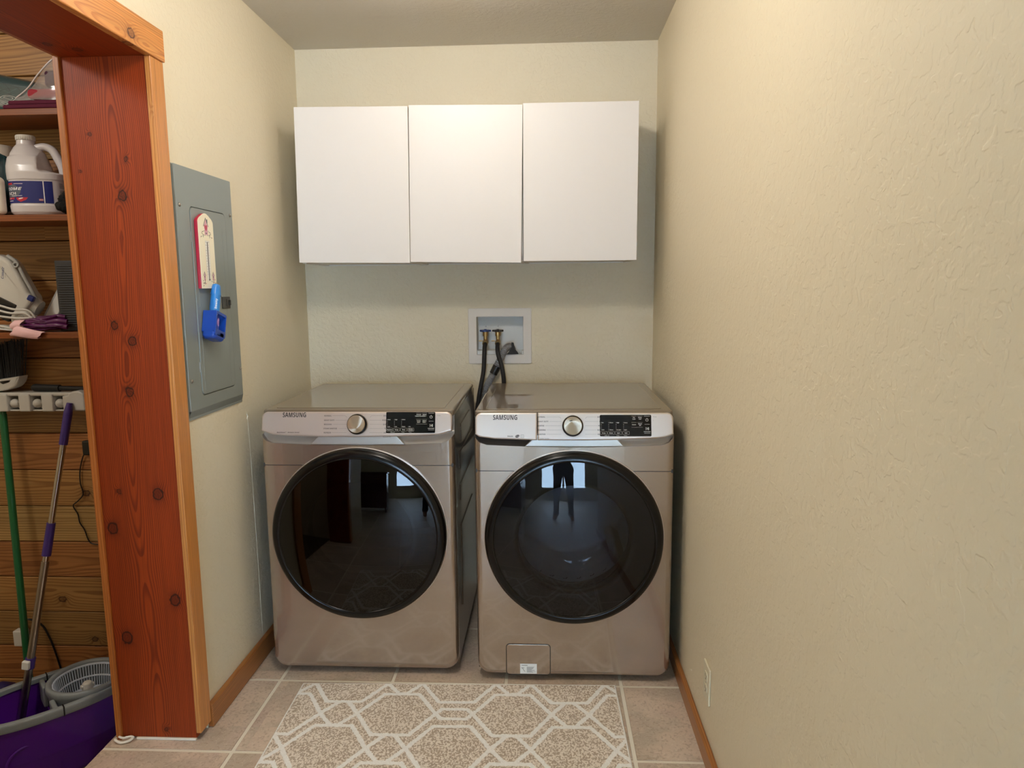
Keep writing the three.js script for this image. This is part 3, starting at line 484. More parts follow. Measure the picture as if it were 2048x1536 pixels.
// ---------------------------------------------------------------- laundry outlet box, valves, hoses
{
  const t = thing('outlet_box', 'white laundry outlet box with square frame set in the wall above the machines', 'outlet box', [0.8865, 1.185, 0]);
  const S = rr(-0.1435, 0.1435, -0.1265, 0.126, 0.006), hole = new THREE.Path(); rr(-0.106, 0.1065, -0.0845, 0.0875, 0.002, hole); S.holes.push(hole);
  part('frame', extr(S, 0.0004, 0.007, 0.002, 2), std({ color: col(222, 215, 206), roughness: 0.55 }), t);
  part('box', [bb(-0.108, 0.108, -0.087, 0.089, -0.072, -0.069), bb(-0.108, -0.106, -0.087, 0.089, -0.07, 0.003), bb(0.1065, 0.1085, -0.087, 0.089, -0.07, 0.003), bb(-0.108, 0.108, 0.0875, 0.089, -0.07, 0.003), bb(-0.108, 0.108, -0.087, -0.0845, -0.07, 0.003), bb(-0.106, 0.02, -0.0845, -0.066, -0.07, -0.002, 0.002), bb(0.098, 0.1065, -0.0845, -0.066, -0.03, -0.002, 0.002)], std({ color: col(216, 216, 212), roughness: 0.55 }), t);
  const mk = (x, dark, lbl) => {
    const v = part('valve', [cyl(0.0125, 0.0125, 0.018, 20).translate(x, 0.008, -0.028), cyl(0.0085, 0.0085, 0.05, 16).translate(x, -0.012, -0.028), lathe([[0, -0.013], [0.013, -0.013], [0.0135, 0.0], [0.0125, 0.012], [0, 0.012]], 8).rotateX(Math.PI / 2).translate(x, -0.03, -0.028), rod([x, -0.03, -0.066], [x, -0.03, -0.02], 0.009), rod([x, -0.03, -0.02], [x, -0.036, 0.0], 0.0135, 0.0128, 8), bb(x - 0.03, x - 0.012, -0.026, -0.021, -0.02, -0.015, 0.002)], M.brass, t, lbl);
    const pts = [], n = 96; const wheel = new THREE.Shape();
    for (let k = 0; k < n; k++) { const a = k / n * 2 * Math.PI, r = 0.0235 + 0.0028 * Math.cos(6 * a); k ? wheel.lineTo(r * Math.cos(a), r * Math.sin(a)) : wheel.moveTo(r * Math.cos(a), r * Math.sin(a)); }
    const hd = extr(wheel, 0, 0.009, 0.0028, 3).rotateX(-Math.PI / 2).translate(x, 0.018, -0.028);
    part('handle', [hd, cyl(0.006, 0.006, 0.016, 12).translate(x, 0.022, -0.028)], phys({ color: dark, roughness: 0.4, clearcoat: 0.3 }), v);
  };
  mk(-0.069, col(30, 62, 128), 'brass valve with blue wheel handle'); mk(-0.0115, col(30, 28, 28), 'brass valve with black wheel handle');
  const mark = (s) => print(32, 32, (c) => { c.fillStyle = '#6a6a68'; c.font = '24px sans-serif'; c.textAlign = 'center'; c.fillText(s, 16, 16); });
  decal('cast_mark', 0.013, 0.013, mark('H'), t, [-0.07, 0.04, -0.0675]); decal('cast_mark', 0.013, 0.013, mark('C'), t, [-0.012, 0.04, -0.0675]);
  const hose = (name, label, pts, r) => single(name, label, 'hose', tube(pts, r, 90, 14), M.rubber, [0, 0, 0], 0, 'black supply hoses');
  hose('supply_hose', 'black rubber supply hose hanging from the blue valve handle', [[0.8175, 1.149, 0.0], [0.8172, 1.13, 0.024], [0.8165, 1.1, 0.036], [0.8125, 1.03, 0.044], [0.801, 0.965, 0.056], [0.79, 0.9, 0.063], [0.786, 0.8, 0.064], [0.83, 0.7, 0.064], [0.95, 0.66, 0.05]], 0.0098);
  hose('supply_hose', 'black rubber supply hose hanging from the black valve handle', [[0.875, 1.149, 0.0], [0.876, 1.13, 0.026], [0.88, 1.105, 0.048], [0.8955, 1.06, 0.064], [0.905, 1.0, 0.068], [0.906, 0.96, 0.066], [0.904, 0.88, 0.06], [0.91, 0.76, 0.055], [0.96, 0.7, 0.05]], 0.0098);
  // corrugated drain hose
  const curve = new THREE.CatmullRomCurve3([[0.944, 1.08, -0.03], [0.942, 1.118, -0.026], [0.93, 1.137, 0.002], [0.912, 1.127, 0.022], [0.894, 1.093, 0.026], [0.872, 1.05, 0.026], [0.85, 1.005, 0.026], [0.825, 0.958, 0.025], [0.797, 0.9, 0.023], [0.782, 0.85, 0.022], [0.778, 0.7, 0.022], [0.84, 0.6, 0.03]].map((p) => V3(...p)), false, 'centripetal');
  const N = 480, fr = curve.computeFrenetFrames(N), g = ruled((u, v) => { const k = Math.round(v * N), c = curve.getPointAt(v), a = u * 2 * Math.PI, r = 0.0152 + 0.0013 * Math.sin(v * 2 * Math.PI * 120); return [0, 1, 2].map((q) => c.getComponent(q) + r * (Math.cos(a) * fr.normals[k].getComponent(q) + Math.sin(a) * fr.binormals[k].getComponent(q))); }, 18, N);
  const d = single('drain_hose', 'grey corrugated drain hose bent over into the outlet box', 'hose', g, std({ color: col(128, 128, 130), roughness: 0.5, side: THREE.DoubleSide }));
  part('clip', rod([0.8735, 1.05, 0.026], [0.8555, 1.015, 0.026], 0.0185, 0.0185, 20), M.black, d, 'black hose clip');
  part('hook', extr(poly([[0, 0], [0.052, 0], [0.046, 0.012], [0.036, 0.02], [0.032, 0.04], [0.03, 0.052], [0.02, 0.054], [0.02, 0.04], [0.012, 0.016]]), -0.004, 0.004, 0.0015, 2).translate(0.919, 1.103, 0.012), M.rubber, d, 'black bracket at the hose bend');
}

// ---------------------------------------------------------------- electrical panel and what sticks to it (left wall)
{
  const Y = 1.389, t = thing('electrical_panel', 'grey metal electrical panel on the left wall beside the doorway', 'electrical panel', [0, Y, 0.935], Math.PI / 2);   // local x = -z, y up, z = out of the wall
  const G = phys({ color: col(142, 149, 144), metalness: 0.25, roughness: 0.42, clearcoat: 0.2, clearcoatRoughness: 0.3 });
  const S = rr(-0.186, 0.186, -0.356, 0.3855, 0.004), hole = new THREE.Path(); rr(-0.1095, 0.1285, -0.3155, 0.2705, 0.018, hole); S.holes.push(hole);
  part('cover', [extr(S, 0.002, 0.0105, 0.002, 2), extr(poly([[-0.1915, -0.383], [0.1915, -0.383], [0.186, -0.354], [-0.186, -0.354]]), 0, 0.0035, 0.001, 1), ruled((u, v) => [mix(-0.19, 0.19, u) * (1 - 0.025 * v), mix(-0.382, -0.354, v), mix(0.001, 0.0105, v)], 2, 4), bb(-0.1915, 0.1915, -0.381, 0.3865, 0.0002, 0.003, 0.001)], G, t);
  const door = part('door', extr(rr(-0.1072, 0.1262, -0.3132, 0.2682, 0.017), 0.003, 0.0118, 0.0016, 2), G, t);
  part('bend', [bb(-0.088, -0.0865, -0.3, 0.2, 0.0112, 0.0124, 0.0006), bb(0.098, 0.0992, -0.3, 0.22, 0.0112, 0.0124, 0.0006)], G, door);
  for (const y of [0.178, -0.224]) part('hinge', bb(-0.1145, -0.1125, y - 0.016, y + 0.016, 0.009, 0.0128, 0.001), M.steel, t);
  for (const [x, y] of [[-0.167, 0.2685], [0.167, 0.2695], [-0.168, -0.2615], [0.175, -0.2615]]) part('screw', [lathe([[0, 0.0045], [0.003, 0.004], [0.0055, 0.0022], [0.006, 0], [0, 0]], 16).rotateX(Math.PI / 2).translate(x, y, 0.0103), bb(x - 0.004, x + 0.004, y - 0.0006, y + 0.0006, 0.0145, 0.0152)], M.steel, t);
  const latch = part('latch', [extr(rr(0.062, 0.121, -0.046, -0.007, 0.003), 0.01, 0.0145, 0.0012, 2), bb(0.092, 0.104, -0.038, -0.014, 0.0145, 0.0165, 0.001)], std({ color: col(66, 68, 68), roughness: 0.45 }), t, 'dark plastic door latch');
  part('slider', bb(0.106, 0.117, -0.036, -0.018, 0.0145, 0.019, 0.0012), M.black, latch);
}
{ // thermometer plaque
  const t = thing('thermometer', 'cream and red wooden thermometer plaque with birdhouses on the panel door', 'thermometer', [0.0125, 1.41, 0.9745], Math.PI / 2);
  const out = (k) => { const S = new THREE.Shape(); S.moveTo(-0.0505 * k, 0); S.lineTo(0.0505 * k, 0); S.lineTo(0.0505 * k, 0.207); S.quadraticCurveTo(0.047 * k, 0.217, 0.03 * k, 0.224); S.quadraticCurveTo(0.012, 0.2345, 0, 0.2345); S.quadraticCurveTo(-0.012, 0.2345, -0.03 * k, 0.224); S.quadraticCurveTo(-0.047 * k, 0.217, -0.0505 * k, 0.207); S.closePath(); return S; };
  part('board', extr(out(1.03), 0, 0.0095, 0.0015, 2), phys({ color: col(186, 24, 56), roughness: 0.4, clearcoat: 0.3 }), t, 'red edged wooden board');
  const art = canvasTex(512, 1188, (c, w, h) => {
    c.fillStyle = '#f6ecd0'; c.fillRect(0, 0, w, h);
    const house = (x, y, s, heart) => {
      c.fillStyle = heart ? '#d9a2ae' : '#c79aa4'; c.fillRect(x - 44 * s, y, 88 * s, 120 * s); c.strokeStyle = '#3c3a34'; c.lineWidth = 12 * s; c.beginPath(); c.moveTo(x - 66 * s, y + 14 * s); c.lineTo(x, y - 90 * s); c.lineTo(x + 66 * s, y + 14 * s); c.stroke();
      c.beginPath(); c.moveTo(x - 44 * s, y); c.lineTo(x, y - 76 * s); c.lineTo(x + 44 * s, y); c.fill();
      if (heart) { c.fillStyle = '#3c3a34'; c.fillRect(x + 26 * s, y - 80 * s, 24 * s, 50 * s); c.fillStyle = '#c0304e'; c.beginPath(); c.moveTo(x, y + 74 * s); c.bezierCurveTo(x - 70 * s, y + 10 * s, x - 40 * s, y - 30 * s, x, y + 6 * s); c.bezierCurveTo(x + 40 * s, y - 30 * s, x + 70 * s, y + 10 * s, x, y + 74 * s); c.fill(); c.fillStyle = '#3c3a34'; c.fillRect(x - 14 * s, y + 92 * s, 34 * s, 12 * s); }
      else { c.fillStyle = '#2d2420'; c.beginPath(); c.arc(x, y + 36 * s, 18 * s, 0, 7); c.fill(); c.fillRect(x - 10 * s, y + 120 * s, 20 * s, 90 * s); }
    };
    const leaf = (x, y, a, k) => { c.save(); c.translate(x, y); c.rotate(a); c.fillStyle = k; c.beginPath(); c.ellipse(0, 0, 16, 6, 0, 0, 7); c.fill(); c.restore(); };
    house(256, 190, 1.25, true); c.strokeStyle = '#57663f'; c.lineWidth = 5;
    for (const s of [-1, 1]) { c.beginPath(); c.moveTo(256 + 20 * s, 350); c.quadraticCurveTo(256 + 90 * s, 330, 256 + 170 * s, 380); c.stroke(); for (let k = 0; k < 9; k++) leaf(256 + s * (60 + hash(k, 1, 3) * 130), 270 + hash(k, 2, 3) * 120, hash(k, 5, s + 4) * 3, k % 3 ? '#54603a' : '#7a2430'); }
    c.fillStyle = '#f2eee2'; c.fillRect(196, 430, 140, 640); c.strokeStyle = '#b9b09a'; c.lineWidth = 3; c.strokeRect(196, 430, 140, 640);
    c.fillStyle = '#55524c'; c.font = 'bold 30px sans-serif'; c.fillText('°C', 206, 466); c.fillText('°F', 290, 466);
    for (let k = 0; k < 12; k++) { c.fillRect(220, 500 + k * 42, 18, 4); c.font = '18px sans-serif'; if (k % 2 === 0) c.fillText(String(50 - k * 5), 202, 506 + k * 42); } for (let k = 0; k < 24; k++) c.fillRect(284, 494 + k * 21, k % 2 ? 14 : 24, 4);
    house(112, 980, 0.62, false); house(400, 980, 0.62, false);
    for (let k = 0; k < 16; k++) leaf(k < 8 ? 60 + hash(k, 7, 3) * 130 : 340 + hash(k, 7, 3) * 130, 1040 + hash(k, 8, 3) * 110, hash(k, 9, 3) * 3, k % 3 ? '#4c4a38' : '#b04a5a');
  });
  const f = extr(out(0.97), 0.0095, 0.0118, 0.001, 2), p = f.attributes.position, uv = f.attributes.uv; for (let i = 0; i < p.count; i++) uv.setXY(i, p.getX(i) / 0.101 + 0.5, p.getY(i) / 0.2345);
  part('face', f, phys({ map: art, roughness: 0.42, clearcoat: 0.2 }), t, 'cream face painted with three birdhouses');
  part('glass_tube', [rod([0, 0.03, 0.0128], [0, 0.146, 0.0128], 0.0016, 0.0016, 10), new THREE.SphereGeometry(0.0032, 12, 8).translate(0, 0.028, 0.0128)], phys({ color: col(120, 112, 108), roughness: 0.1, clearcoat: 0.6 }), t);
}
{ // blue stick in its holder, tilted
  const tilt = -0.3, hp = [0.0125, 1.252, 1.0];
  const h = thing('holder', 'dark blue plastic holder cup stuck to the panel door below the thermometer', 'holder', hp, Math.PI / 2), B = phys({ color: col(22, 74, 176), roughness: 0.3, clearcoat: 0.4 });
  const rot = (g) => g.rotateZ(tilt);
  part('cup', [rot(bb(-0.035, 0.035, -0.006, 0.03, 0.001, 0.046, 0.012, 4)), rot(bb(-0.035, 0.035, 0.015, 0.084, 0.001, 0.005, 0.002)), rot(bb(-0.035, -0.0305, 0.015, 0.084, 0.002, 0.045, 0.002)), rot(bb(0.0305, 0.035, 0.015, 0.084, 0.002, 0.045, 0.002))], B, h);
  part('band', rot(extr((() => { const q = rr(-0.035, 0.035, 0.004, 0.084, 0.007), w = new THREE.Path(); rr(-0.028, 0.0305, 0.026, 0.074, 0.005, w); q.holes.push(w); return q; })(), 0.041, 0.046, 0.0014, 2)), B, h);
  const t = thing('stain_stick', 'light blue stain remover stick standing in the dark blue holder', 'stain stick', hp, Math.PI / 2);
  const lab = canvasTex(512, 512, (c, w, hh) => { c.fillStyle = '#2a86d8'; c.fillRect(0, 0, w, hh); c.fillStyle = '#1f3fae'; c.fillRect(0, 250, w, 262); for (const x of [40, 200, 360]) { c.save(); c.translate(x + 60, 470); c.rotate(-Math.PI / 2); c.fillStyle = '#f4f7fb'; c.beginPath(); c.moveTo(0, -24); c.lineTo(170, -24); c.lineTo(170, -44); c.lineTo(214, 0); c.lineTo(170, 44); c.lineTo(170, 24); c.lineTo(0, 24); c.fill(); c.font = 'bold 46px sans-serif'; c.fillText('Downy', 250, 16); c.restore(); c.fillStyle = '#b98ad0'; c.beginPath(); c.ellipse(x + 130, 400, 34, 60, 0, 0, 7); c.fill(); } });
  const bodyG = cyl(0.0235, 0.0205, 0.115, 32).scale(1, 1, 0.72).rotateY(0.3).translate(0, 0.085, 0.021);
  part('tube', rot(bodyG), phys({ map: lab, roughness: 0.28, clearcoat: 0.4 }), t, 'printed blue tube');
  part('cap', rot(lathe([[0.0202, 0], [0.0185, 0.01], [0.0165, 0.026], [0.0145, 0.034], [0.01, 0.036], [0, 0.036]], 32).scale(1, 1, 0.78).translate(0, 0.142, 0.021)), phys({ color: col(34, 130, 214), roughness: 0.3, clearcoat: 0.4 }), t, 'bright blue cap');
}
{ // receptacle on the right wall
  const t = thing('wall_outlet', 'almond wall outlet low on the right wall near the floor', 'outlet', [W, 0.2295, 1.208], -Math.PI / 2), A = phys({ color: col(226, 218, 190), roughness: 0.35, clearcoat: 0.2 });
  part('cover_plate', extr(rr(-0.0365, 0.0365, -0.058, 0.058, 0.004), 0.0002, 0.0062, 0.0026, 3), A, t);
  for (const y of [-0.0195, 0.0195]) {
    const r = part('receptacle', extr(rr(-0.0168, 0.0168, y - 0.0142, y + 0.0142, 0.011), 0.004, 0.0078, 0.0008, 2), A, t);
    part('slots', [bb(-0.0075, -0.0055, y - 0.002, y + 0.007, 0.0076, 0.008), bb(0.0055, 0.0075, y - 0.002, y + 0.006, 0.0076, 0.008), cyl(0.0024, 0.0024, 0.0004, 12).rotateX(Math.PI / 2).translate(0, y - 0.0075, 0.0079)], M.mask, r);
  }
  part('screw', lathe([[0, 0.0014], [0.0026, 0.001], [0.0032, 0], [0, 0]], 12).rotateX(Math.PI / 2).translate(0, 0, 0.0061), M.steel, t);
}

// ---------------------------------------------------------------- rug
{
  const RW = 1.115, RD = 0.69, px = 1672, py = 1035, hexes = [], P = 0.3835;
  const seg = []; const addPoly = (pts) => pts.forEach((p, i) => seg.push([...p, ...pts[(i + 1) % pts.length]]));
  for (let r = -1; r < 6; r++) for (let k = -2; k < 5; k++) {
    const cx = (r % 2 ? 0.3705 : 0.179) + k * P, cy = r * 0.177 + 0.002;
    addPoly([[cx - 0.13, cy], [cx - 0.06, cy - 0.111], [cx + 0.06, cy - 0.111], [cx + 0.13, cy], [cx + 0.06, cy + 0.111], [cx - 0.06, cy + 0.111]]);
    const gx = cx + P / 2, alt = r % 4 === 1 && mod(k, 2) === 0;
    if (alt) addPoly([[gx - 0.062, cy], [gx - 0.042, cy - 0.026], [gx + 0.042, cy - 0.026], [gx + 0.062, cy], [gx + 0.042, cy + 0.026], [gx - 0.042, cy + 0.026]]);
    else addPoly([[gx - 0.062, cy], [gx - 0.014, cy - 0.066], [gx + 0.014, cy - 0.066], [gx + 0.062, cy], [gx + 0.014, cy + 0.062], [gx - 0.014, cy + 0.062]]);
  }
  const buckets = new Map(); seg.forEach((s) => { const x0 = Math.floor(Math.min(s[0], s[2]) * 10 - 0.3), x1 = Math.floor(Math.max(s[0], s[2]) * 10 + 0.3), y0 = Math.floor(Math.min(s[1], s[3]) * 10 - 0.3), y1 = Math.floor(Math.max(s[1], s[3]) * 10 + 0.3); for (let y = y0; y <= y1; y++) for (let x = x0; x <= x1; x++) { const k = x * 1000 + y; if (!buckets.has(k)) buckets.set(k, []); buckets.get(k).push(s); } });
  const dist = (x, y) => { let d = 1; for (const [ax, ay, bx, by] of buckets.get(Math.floor(x * 10) * 1000 + Math.floor(y * 10)) ?? []) { const ux = bx - ax, uy = by - ay, t = clamp(((x - ax) * ux + (y - ay) * uy) / (ux * ux + uy * uy + 1e-12)); d = Math.min(d, Math.hypot(x - ax - t * ux, y - ay - t * uy)); } return d; };
  const loop = (x, y, s) => { const a = vn(x * 260, y * 200, s), b = vn(x * 420 + 5, y * 330, s + 1); return a * 0.6 + b * 0.4; };
  const cm = tex(px, py, (u, v) => {
    const x = u * RW, y = v * RD, e = Math.min(x, RW - x, y, RD - y), d = dist(x, y) + 0.004 * (vn(x * 160, y * 160, 713) - 0.5), w = Math.max(1 - smooth(0.0062, 0.0088, d), 1 - smooth(0.005, 0.0075, e)), l = loop(x, y, 701), t = vn(x * 300, y * 300, 720);
    const field = mix3(mix3([164, 145, 124], [246, 236, 222], smooth(0.32, 0.64, l)), [210, 197, 180], 0.25 + 0.2 * t), line = mix3([234, 233, 227], [250, 249, 244], l * 0.9);
    return mix3(field, line, w);
  });
  const bm = tex(px, py, (u, v) => { const x = u * RW, y = v * RD, w = 1 - smooth(0.006, 0.009, dist(x, y)); return clamp(mix(0.35 + 0.65 * loop(x, y, 701), 0.25 + 0.25 * loop(x, y, 701), w)); }, false);
  const g = prep(new RoundedBoxGeometry(RW, 0.009, RD, 3, 0.0042)).translate(RW / 2, 0.0048, RD / 2), p = g.attributes.position, uv = g.attributes.uv; for (let i = 0; i < p.count; i++) uv.setXY(i, p.getX(i) / RW, p.getZ(i) / RD);
  single('rug', 'beige looped rug with pale trellis lines lying before the machines', 'rug', g, std({ map: cm, bumpMap: bm, bumpScale: 0.0022, roughness: 0.95 }), [0.2235, 0, 0.887], 0.0207);
}

// ---------------------------------------------------------------- closet shelves and what stands on them
const SF = 1.04;
M.shelf = phys({ map: pineMap2, color: col(176, 146, 120), roughness: 0.5, clearcoat: 0.15, clearcoatRoughness: 0.3 });
const shelf = (y, label) => single('closet_shelf', label, 'shelf', woodUV(bb(-1.56, -0.2635, -0.0195, 0, PC + 0.001, SF, 0.002), 0, 0.3, 2.4, y), M.shelf, [0, y, 0], 0, 'closet shelves');
shelf(1.956, 'top pine shelf in the closet, holding a clear zip bag');
shelf(1.6415, 'middle pine shelf in the closet, holding the bleach jug');
shelf(1.2775, 'lowest pine shelf in the closet, holding the steamer and purple gloves');

{ // bleach jug
  const t = thing('bleach_jug', 'white plastic bleach jug with blue label and moulded handle', 'jug', [-0.516, 1.6415, 0.958], 0.22); t.scale.set(1.2, 1.03, 1.02);
  const mat = phys({ color: col(226, 224, 230), roughness: 0.28, clearcoat: 0.35, clearcoatRoughness: 0.15, transmission: 0.12, thickness: 0 }); mat.transmission = 0;
  // body as a stack of superelliptic sections: [y, half width, half depth, centre x]
  const sec = [[0, 0.05, 0.042, 0], [0.004, 0.062, 0.052, 0], [0.012, 0.068, 0.057, 0], [0.03, 0.0695, 0.0585, 0], [0.034, 0.068, 0.057, 0], [0.105, 0.068, 0.057, 0], [0.109, 0.0705, 0.0595, 0], [0.13, 0.0705, 0.0595, -0.001], [0.15, 0.066, 0.056, -0.005], [0.17, 0.055, 0.048, -0.013], [0.19, 0.042, 0.039, -0.02], [0.208, 0.03, 0.029, -0.023], [0.216, 0.0225, 0.0225, -0.024], [0.232, 0.0205, 0.0205, -0.024]];
  const body = ruled((u, v) => {
    const q = v * (sec.length - 1), i = Math.min(sec.length - 2, Math.floor(q)), f = q - i, S = [0, 1, 2, 3].map((k) => mix(sec[i][k], sec[i + 1][k], f)), a = -u * 2 * Math.PI, n = S[0] < 0.18 ? 0.72 : 1;
    const c = Math.cos(a), s = Math.sin(a); let x = Math.sign(c) * Math.pow(Math.abs(c), n) * S[1] + S[3], z = Math.sign(s) * Math.pow(Math.abs(s), n) * S[2];
    if (S[0] > 0.125 && S[0] < 0.2 && x > 0.016) { const k = smooth(0.125, 0.14, S[0]) * (1 - smooth(0.185, 0.2, S[0])); x = mix(x, Math.min(x, 0.016 + (x - 0.016) * 0.25), k); z *= 1 - 0.25 * k * smooth(0.016, 0.03, Math.abs(c) * S[1]); }
    return [x, S[0], z];
  }, 64, 78);
  part('bottle', body, mat, t);
  part('handle', tube([[-0.004, 0.206, 0], [0.02, 0.212, 0], [0.038, 0.203, 0], [0.05, 0.178, 0], [0.06, 0.148, 0], [0.062, 0.122, 0]], 0.0115, 40, 14), mat, t);
  part('cap', [lathe([[0, 0.2445], [0.021, 0.2445], [0.0225, 0.243], [0.0225, 0.229], [0, 0.229]], 36).translate(-0.024, 0, 0), ...span(0, 35, 35).map((k) => bb(0.0222, 0.0232, 0.23, 0.242, -0.0008, 0.0008).rotateY(k * Math.PI / 18).translate(-0.024, 0, 0))], M.whitePlastic, t);
  const lab = canvasTex(768, 512, (c, w, h) => {
    const g = c.createLinearGradient(0, 0, w, 0); c.fillStyle = '#16257e'; c.fillRect(0, 0, w, h); c.fillStyle = '#5b6476'; c.beginPath(); c.ellipse(190, 230, 260, 190, 0, 0, 7); c.fill();
    c.fillStyle = '#c22a3a'; c.fillRect(20, 40, 300, 46); c.fillStyle = '#f3d8dc'; c.font = 'bold 34px sans-serif'; c.fillText("TOTALLY", 30, 76); c.fillRect(350, 56, 130, 12);
    c.fillStyle = '#eef2fa'; c.font = 'italic 900 92px sans-serif'; c.strokeStyle = '#101a52'; c.lineWidth = 12; c.strokeText('AWESOME', 6, 210); c.fillText('AWESOME', 6, 210); c.fillStyle = '#ffffff'; c.font = 'bold 92px sans-serif'; c.strokeText('BLEACH', 40, 318); c.fillText('BLEACH', 40, 318);
    c.font = 'bold 26px sans-serif'; c.fillText('DISINFECTANT', 280, 352); c.fillStyle = '#c8203c'; c.fillRect(110, 380, 230, 44); c.beginPath(); c.moveTo(370, 380); c.lineTo(520, 380); c.lineTo(500, 440); c.lineTo(440, 486); c.lineTo(390, 440); c.fill(); c.fillStyle = '#ffffff'; c.font = 'bold 24px sans-serif'; c.fillText('FRESH SCENT', 122, 411); c.beginPath(); c.ellipse(440, 404, 34, 14, -0.4, 0, 7); c.fill(); c.fillRect(70, 452, 240, 12);
    c.fillRect(640, 0, 12, h); c.fillStyle = '#b04458'; c.fillRect(588, 410, 44, 52); c.fillStyle = '#ffffff'; c.fillRect(588, 424, 44, 6); c.fillRect(588, 440, 44, 6);
  });
  const wrap = (a0, a1, y0, y1, map, name) => part(name, ruled((u, v) => { const a = mix(a0, a1, u), c = Math.cos(a), s = Math.sin(a); return [Math.sign(c) * Math.pow(Math.abs(c), 0.72) * 0.0686, mix(y0, y1, v), Math.sign(s) * Math.pow(Math.abs(s), 0.72) * 0.0576]; }, 40, 2), map, t);
  wrap(3.14, 0.92, 0.037, 0.102, std({ map: lab, roughness: 0.4 }), 'front_label');
  wrap(0.6, -0.36, 0.05, 0.1, std({ map: print(512, 256, (c) => { c.fillStyle = '#7a7c84'; for (let k = 0; k < 15; k++) for (const x of [10, 180, 350]) if (hash(k, x, 3) > 0.15) c.fillRect(x, 10 + k * 16, 110 + 40 * hash(k, x, 5), 7); }), transparent: true, roughness: 0.4 }), 'side_print');
}
{ // wrapped packs and rolls
  const teal = (a) => canvasTex(512, 512, (c, w, h) => {
    c.fillStyle = '#2c4a52'; c.fillRect(0, 0, w, h); for (let k = 0; k < 40; k++) { c.strokeStyle = k % 2 ? '#3d646a' : '#1e333c'; c.lineWidth = 3; c.beginPath(); c.moveTo(hash(k, 1, 3) * w, hash(k, 2, 3) * h); c.quadraticCurveTo(hash(k, 3, 3) * w, hash(k, 4, 3) * h, hash(k, 5, 3) * w, hash(k, 6, 3) * h); c.stroke(); }
    if (a) { c.save(); c.translate(300, 440); c.rotate(-1.05); c.font = 'bold 120px sans-serif'; c.strokeStyle = '#a9b0b2'; c.lineWidth = 7; c.strokeText('MD', 0, 0); c.restore(); c.fillStyle = '#b7b49a'; c.beginPath(); c.ellipse(40, 300, 60, 130, 0, 0, 7); c.fill(); c.fillStyle = '#141414'; c.beginPath(); c.ellipse(60, 470, 90, 60, 0, 0, 7); c.fill(); }
    else { c.fillStyle = '#12191c'; c.fillRect(300, 130, 70, 230); c.save(); c.translate(345, 340); c.rotate(-Math.PI / 2); c.fillStyle = '#9aa6a6'; c.font = 'bold 46px sans-serif'; c.fillText('PAPER', 0, 0); c.restore(); }
  });
  const soft = (x0, x1, y0, y1, z0, z1, r, amp, s) => { const g = new RoundedBoxGeometry(x1 - x0, y1 - y0, z1 - z0, 10, r), p = g.attributes.position; g.translate((x0 + x1) / 2, (y0 + y1) / 2, (z0 + z1) / 2); for (let i = 0; i < p.count; i++) { const n = g.attributes.normal, d = amp * (fbm(p.getX(i) * 25 + 3, (p.getY(i) + p.getZ(i)) * 25, s, 2) - 0.5); p.setXYZ(i, p.getX(i) + n.getX(i) * d, p.getY(i) + n.getY(i) * d, p.getZ(i) + n.getZ(i) * d); } return g; };
  const film = (a) => phys({ map: teal(a), roughness: 0.22, clearcoat: 0.6, clearcoatRoughness: 0.12 });
  const a = part('x', soft(-0.78, -0.48, 0, 0.105, 0.872, 0.966, 0.03, 0.01, 801), film(true), scene); a.name = numbered('wrapped_pack'); a.position.y = 1.957; a.rotation.set(0, 0, 0);
  { const p = a.geometry.attributes.position; for (let i = 0; i < p.count; i++) { const k = p.getX(i); p.setY(i, p.getY(i) * mix(1.5, 0.85, smooth(-0.62, -0.46, k))); } a.geometry.computeVertexNormals(); }
  a.userData = { label: 'dark teal plastic-wrapped pack with slanting top on the top shelf', category: 'pack' };
  const t = thing('paper_roll_pack', 'dark teal wrapped roll pack standing behind the bleach jug on the middle shelf', 'pack', [-0.684, 1.642, 0.926]);
  part('wrapper', lathe([[0, 0], [0.058, 0.004], [0.07, 0.03], [0.0745, 0.1], [0.073, 0.17], [0.06, 0.205], [0.03, 0.212], [0, 0.21]], 40), film(false), t);
  part('paper_roll', lathe([[0.018, 0.003], [0.054, 0.003], [0.056, 0.01], [0.056, 0.16], [0.054, 0.2], [0.045, 0.225], [0.018, 0.228]], 40).translate(0.012, 0.004, -0.002), std({ color: col(222, 214, 204), roughness: 0.9 }), t, 'pale end of the roll');
  single('tissue_pack', 'white rounded paper pack at the left end of the middle shelf, before the teal pack', 'pack', soft(-0.73, -0.588, 0.001, 0.118, 1.004, 1.039, 0.017, 0.004, 811), std({ color: col(232, 222, 206), roughness: 0.7 }), [0, 1.642, 0]);
  // black rolled brush cloth
  const fuzz = (g, s, amp) => { const p = g.attributes.position, n = g.attributes.normal; for (let i = 0; i < p.count; i++) { const d = amp * (vn(p.getX(i) * 320, p.getY(i) * 320 + p.getZ(i) * 190, s) - 0.4); p.setXYZ(i, p.getX(i) + n.getX(i) * d, p.getY(i) + n.getY(i) * d, p.getZ(i) + n.getZ(i) * d); } g.computeVertexNormals(); return g; };
  const bk = std({ color: col(17, 17, 19), roughness: 0.95 }), tor = (y, R, r, s) => fuzz(new THREE.TorusGeometry(R, r, 20, 60).rotateX(Math.PI / 2).translate(0, y, 0), s, 0.007);
  const rb = single('black_cloth', 'black fuzzy rolled cloth beside the bleach jug against the door casing', 'cloth', [fuzz(new THREE.SphereGeometry(0.034, 48, 32).scale(1, 0.85, 0.8).translate(0, 0.03, 0), 821, 0.008), tor(0.024, 0.026, 0.013, 822), tor(0.046, 0.019, 0.011, 823), fuzz(new THREE.SphereGeometry(0.022, 40, 24).scale(1.1, 0.6, 0.9).translate(0.006, 0.062, 0), 824, 0.006)], bk, [-0.385, 1.6425, 1.012]);
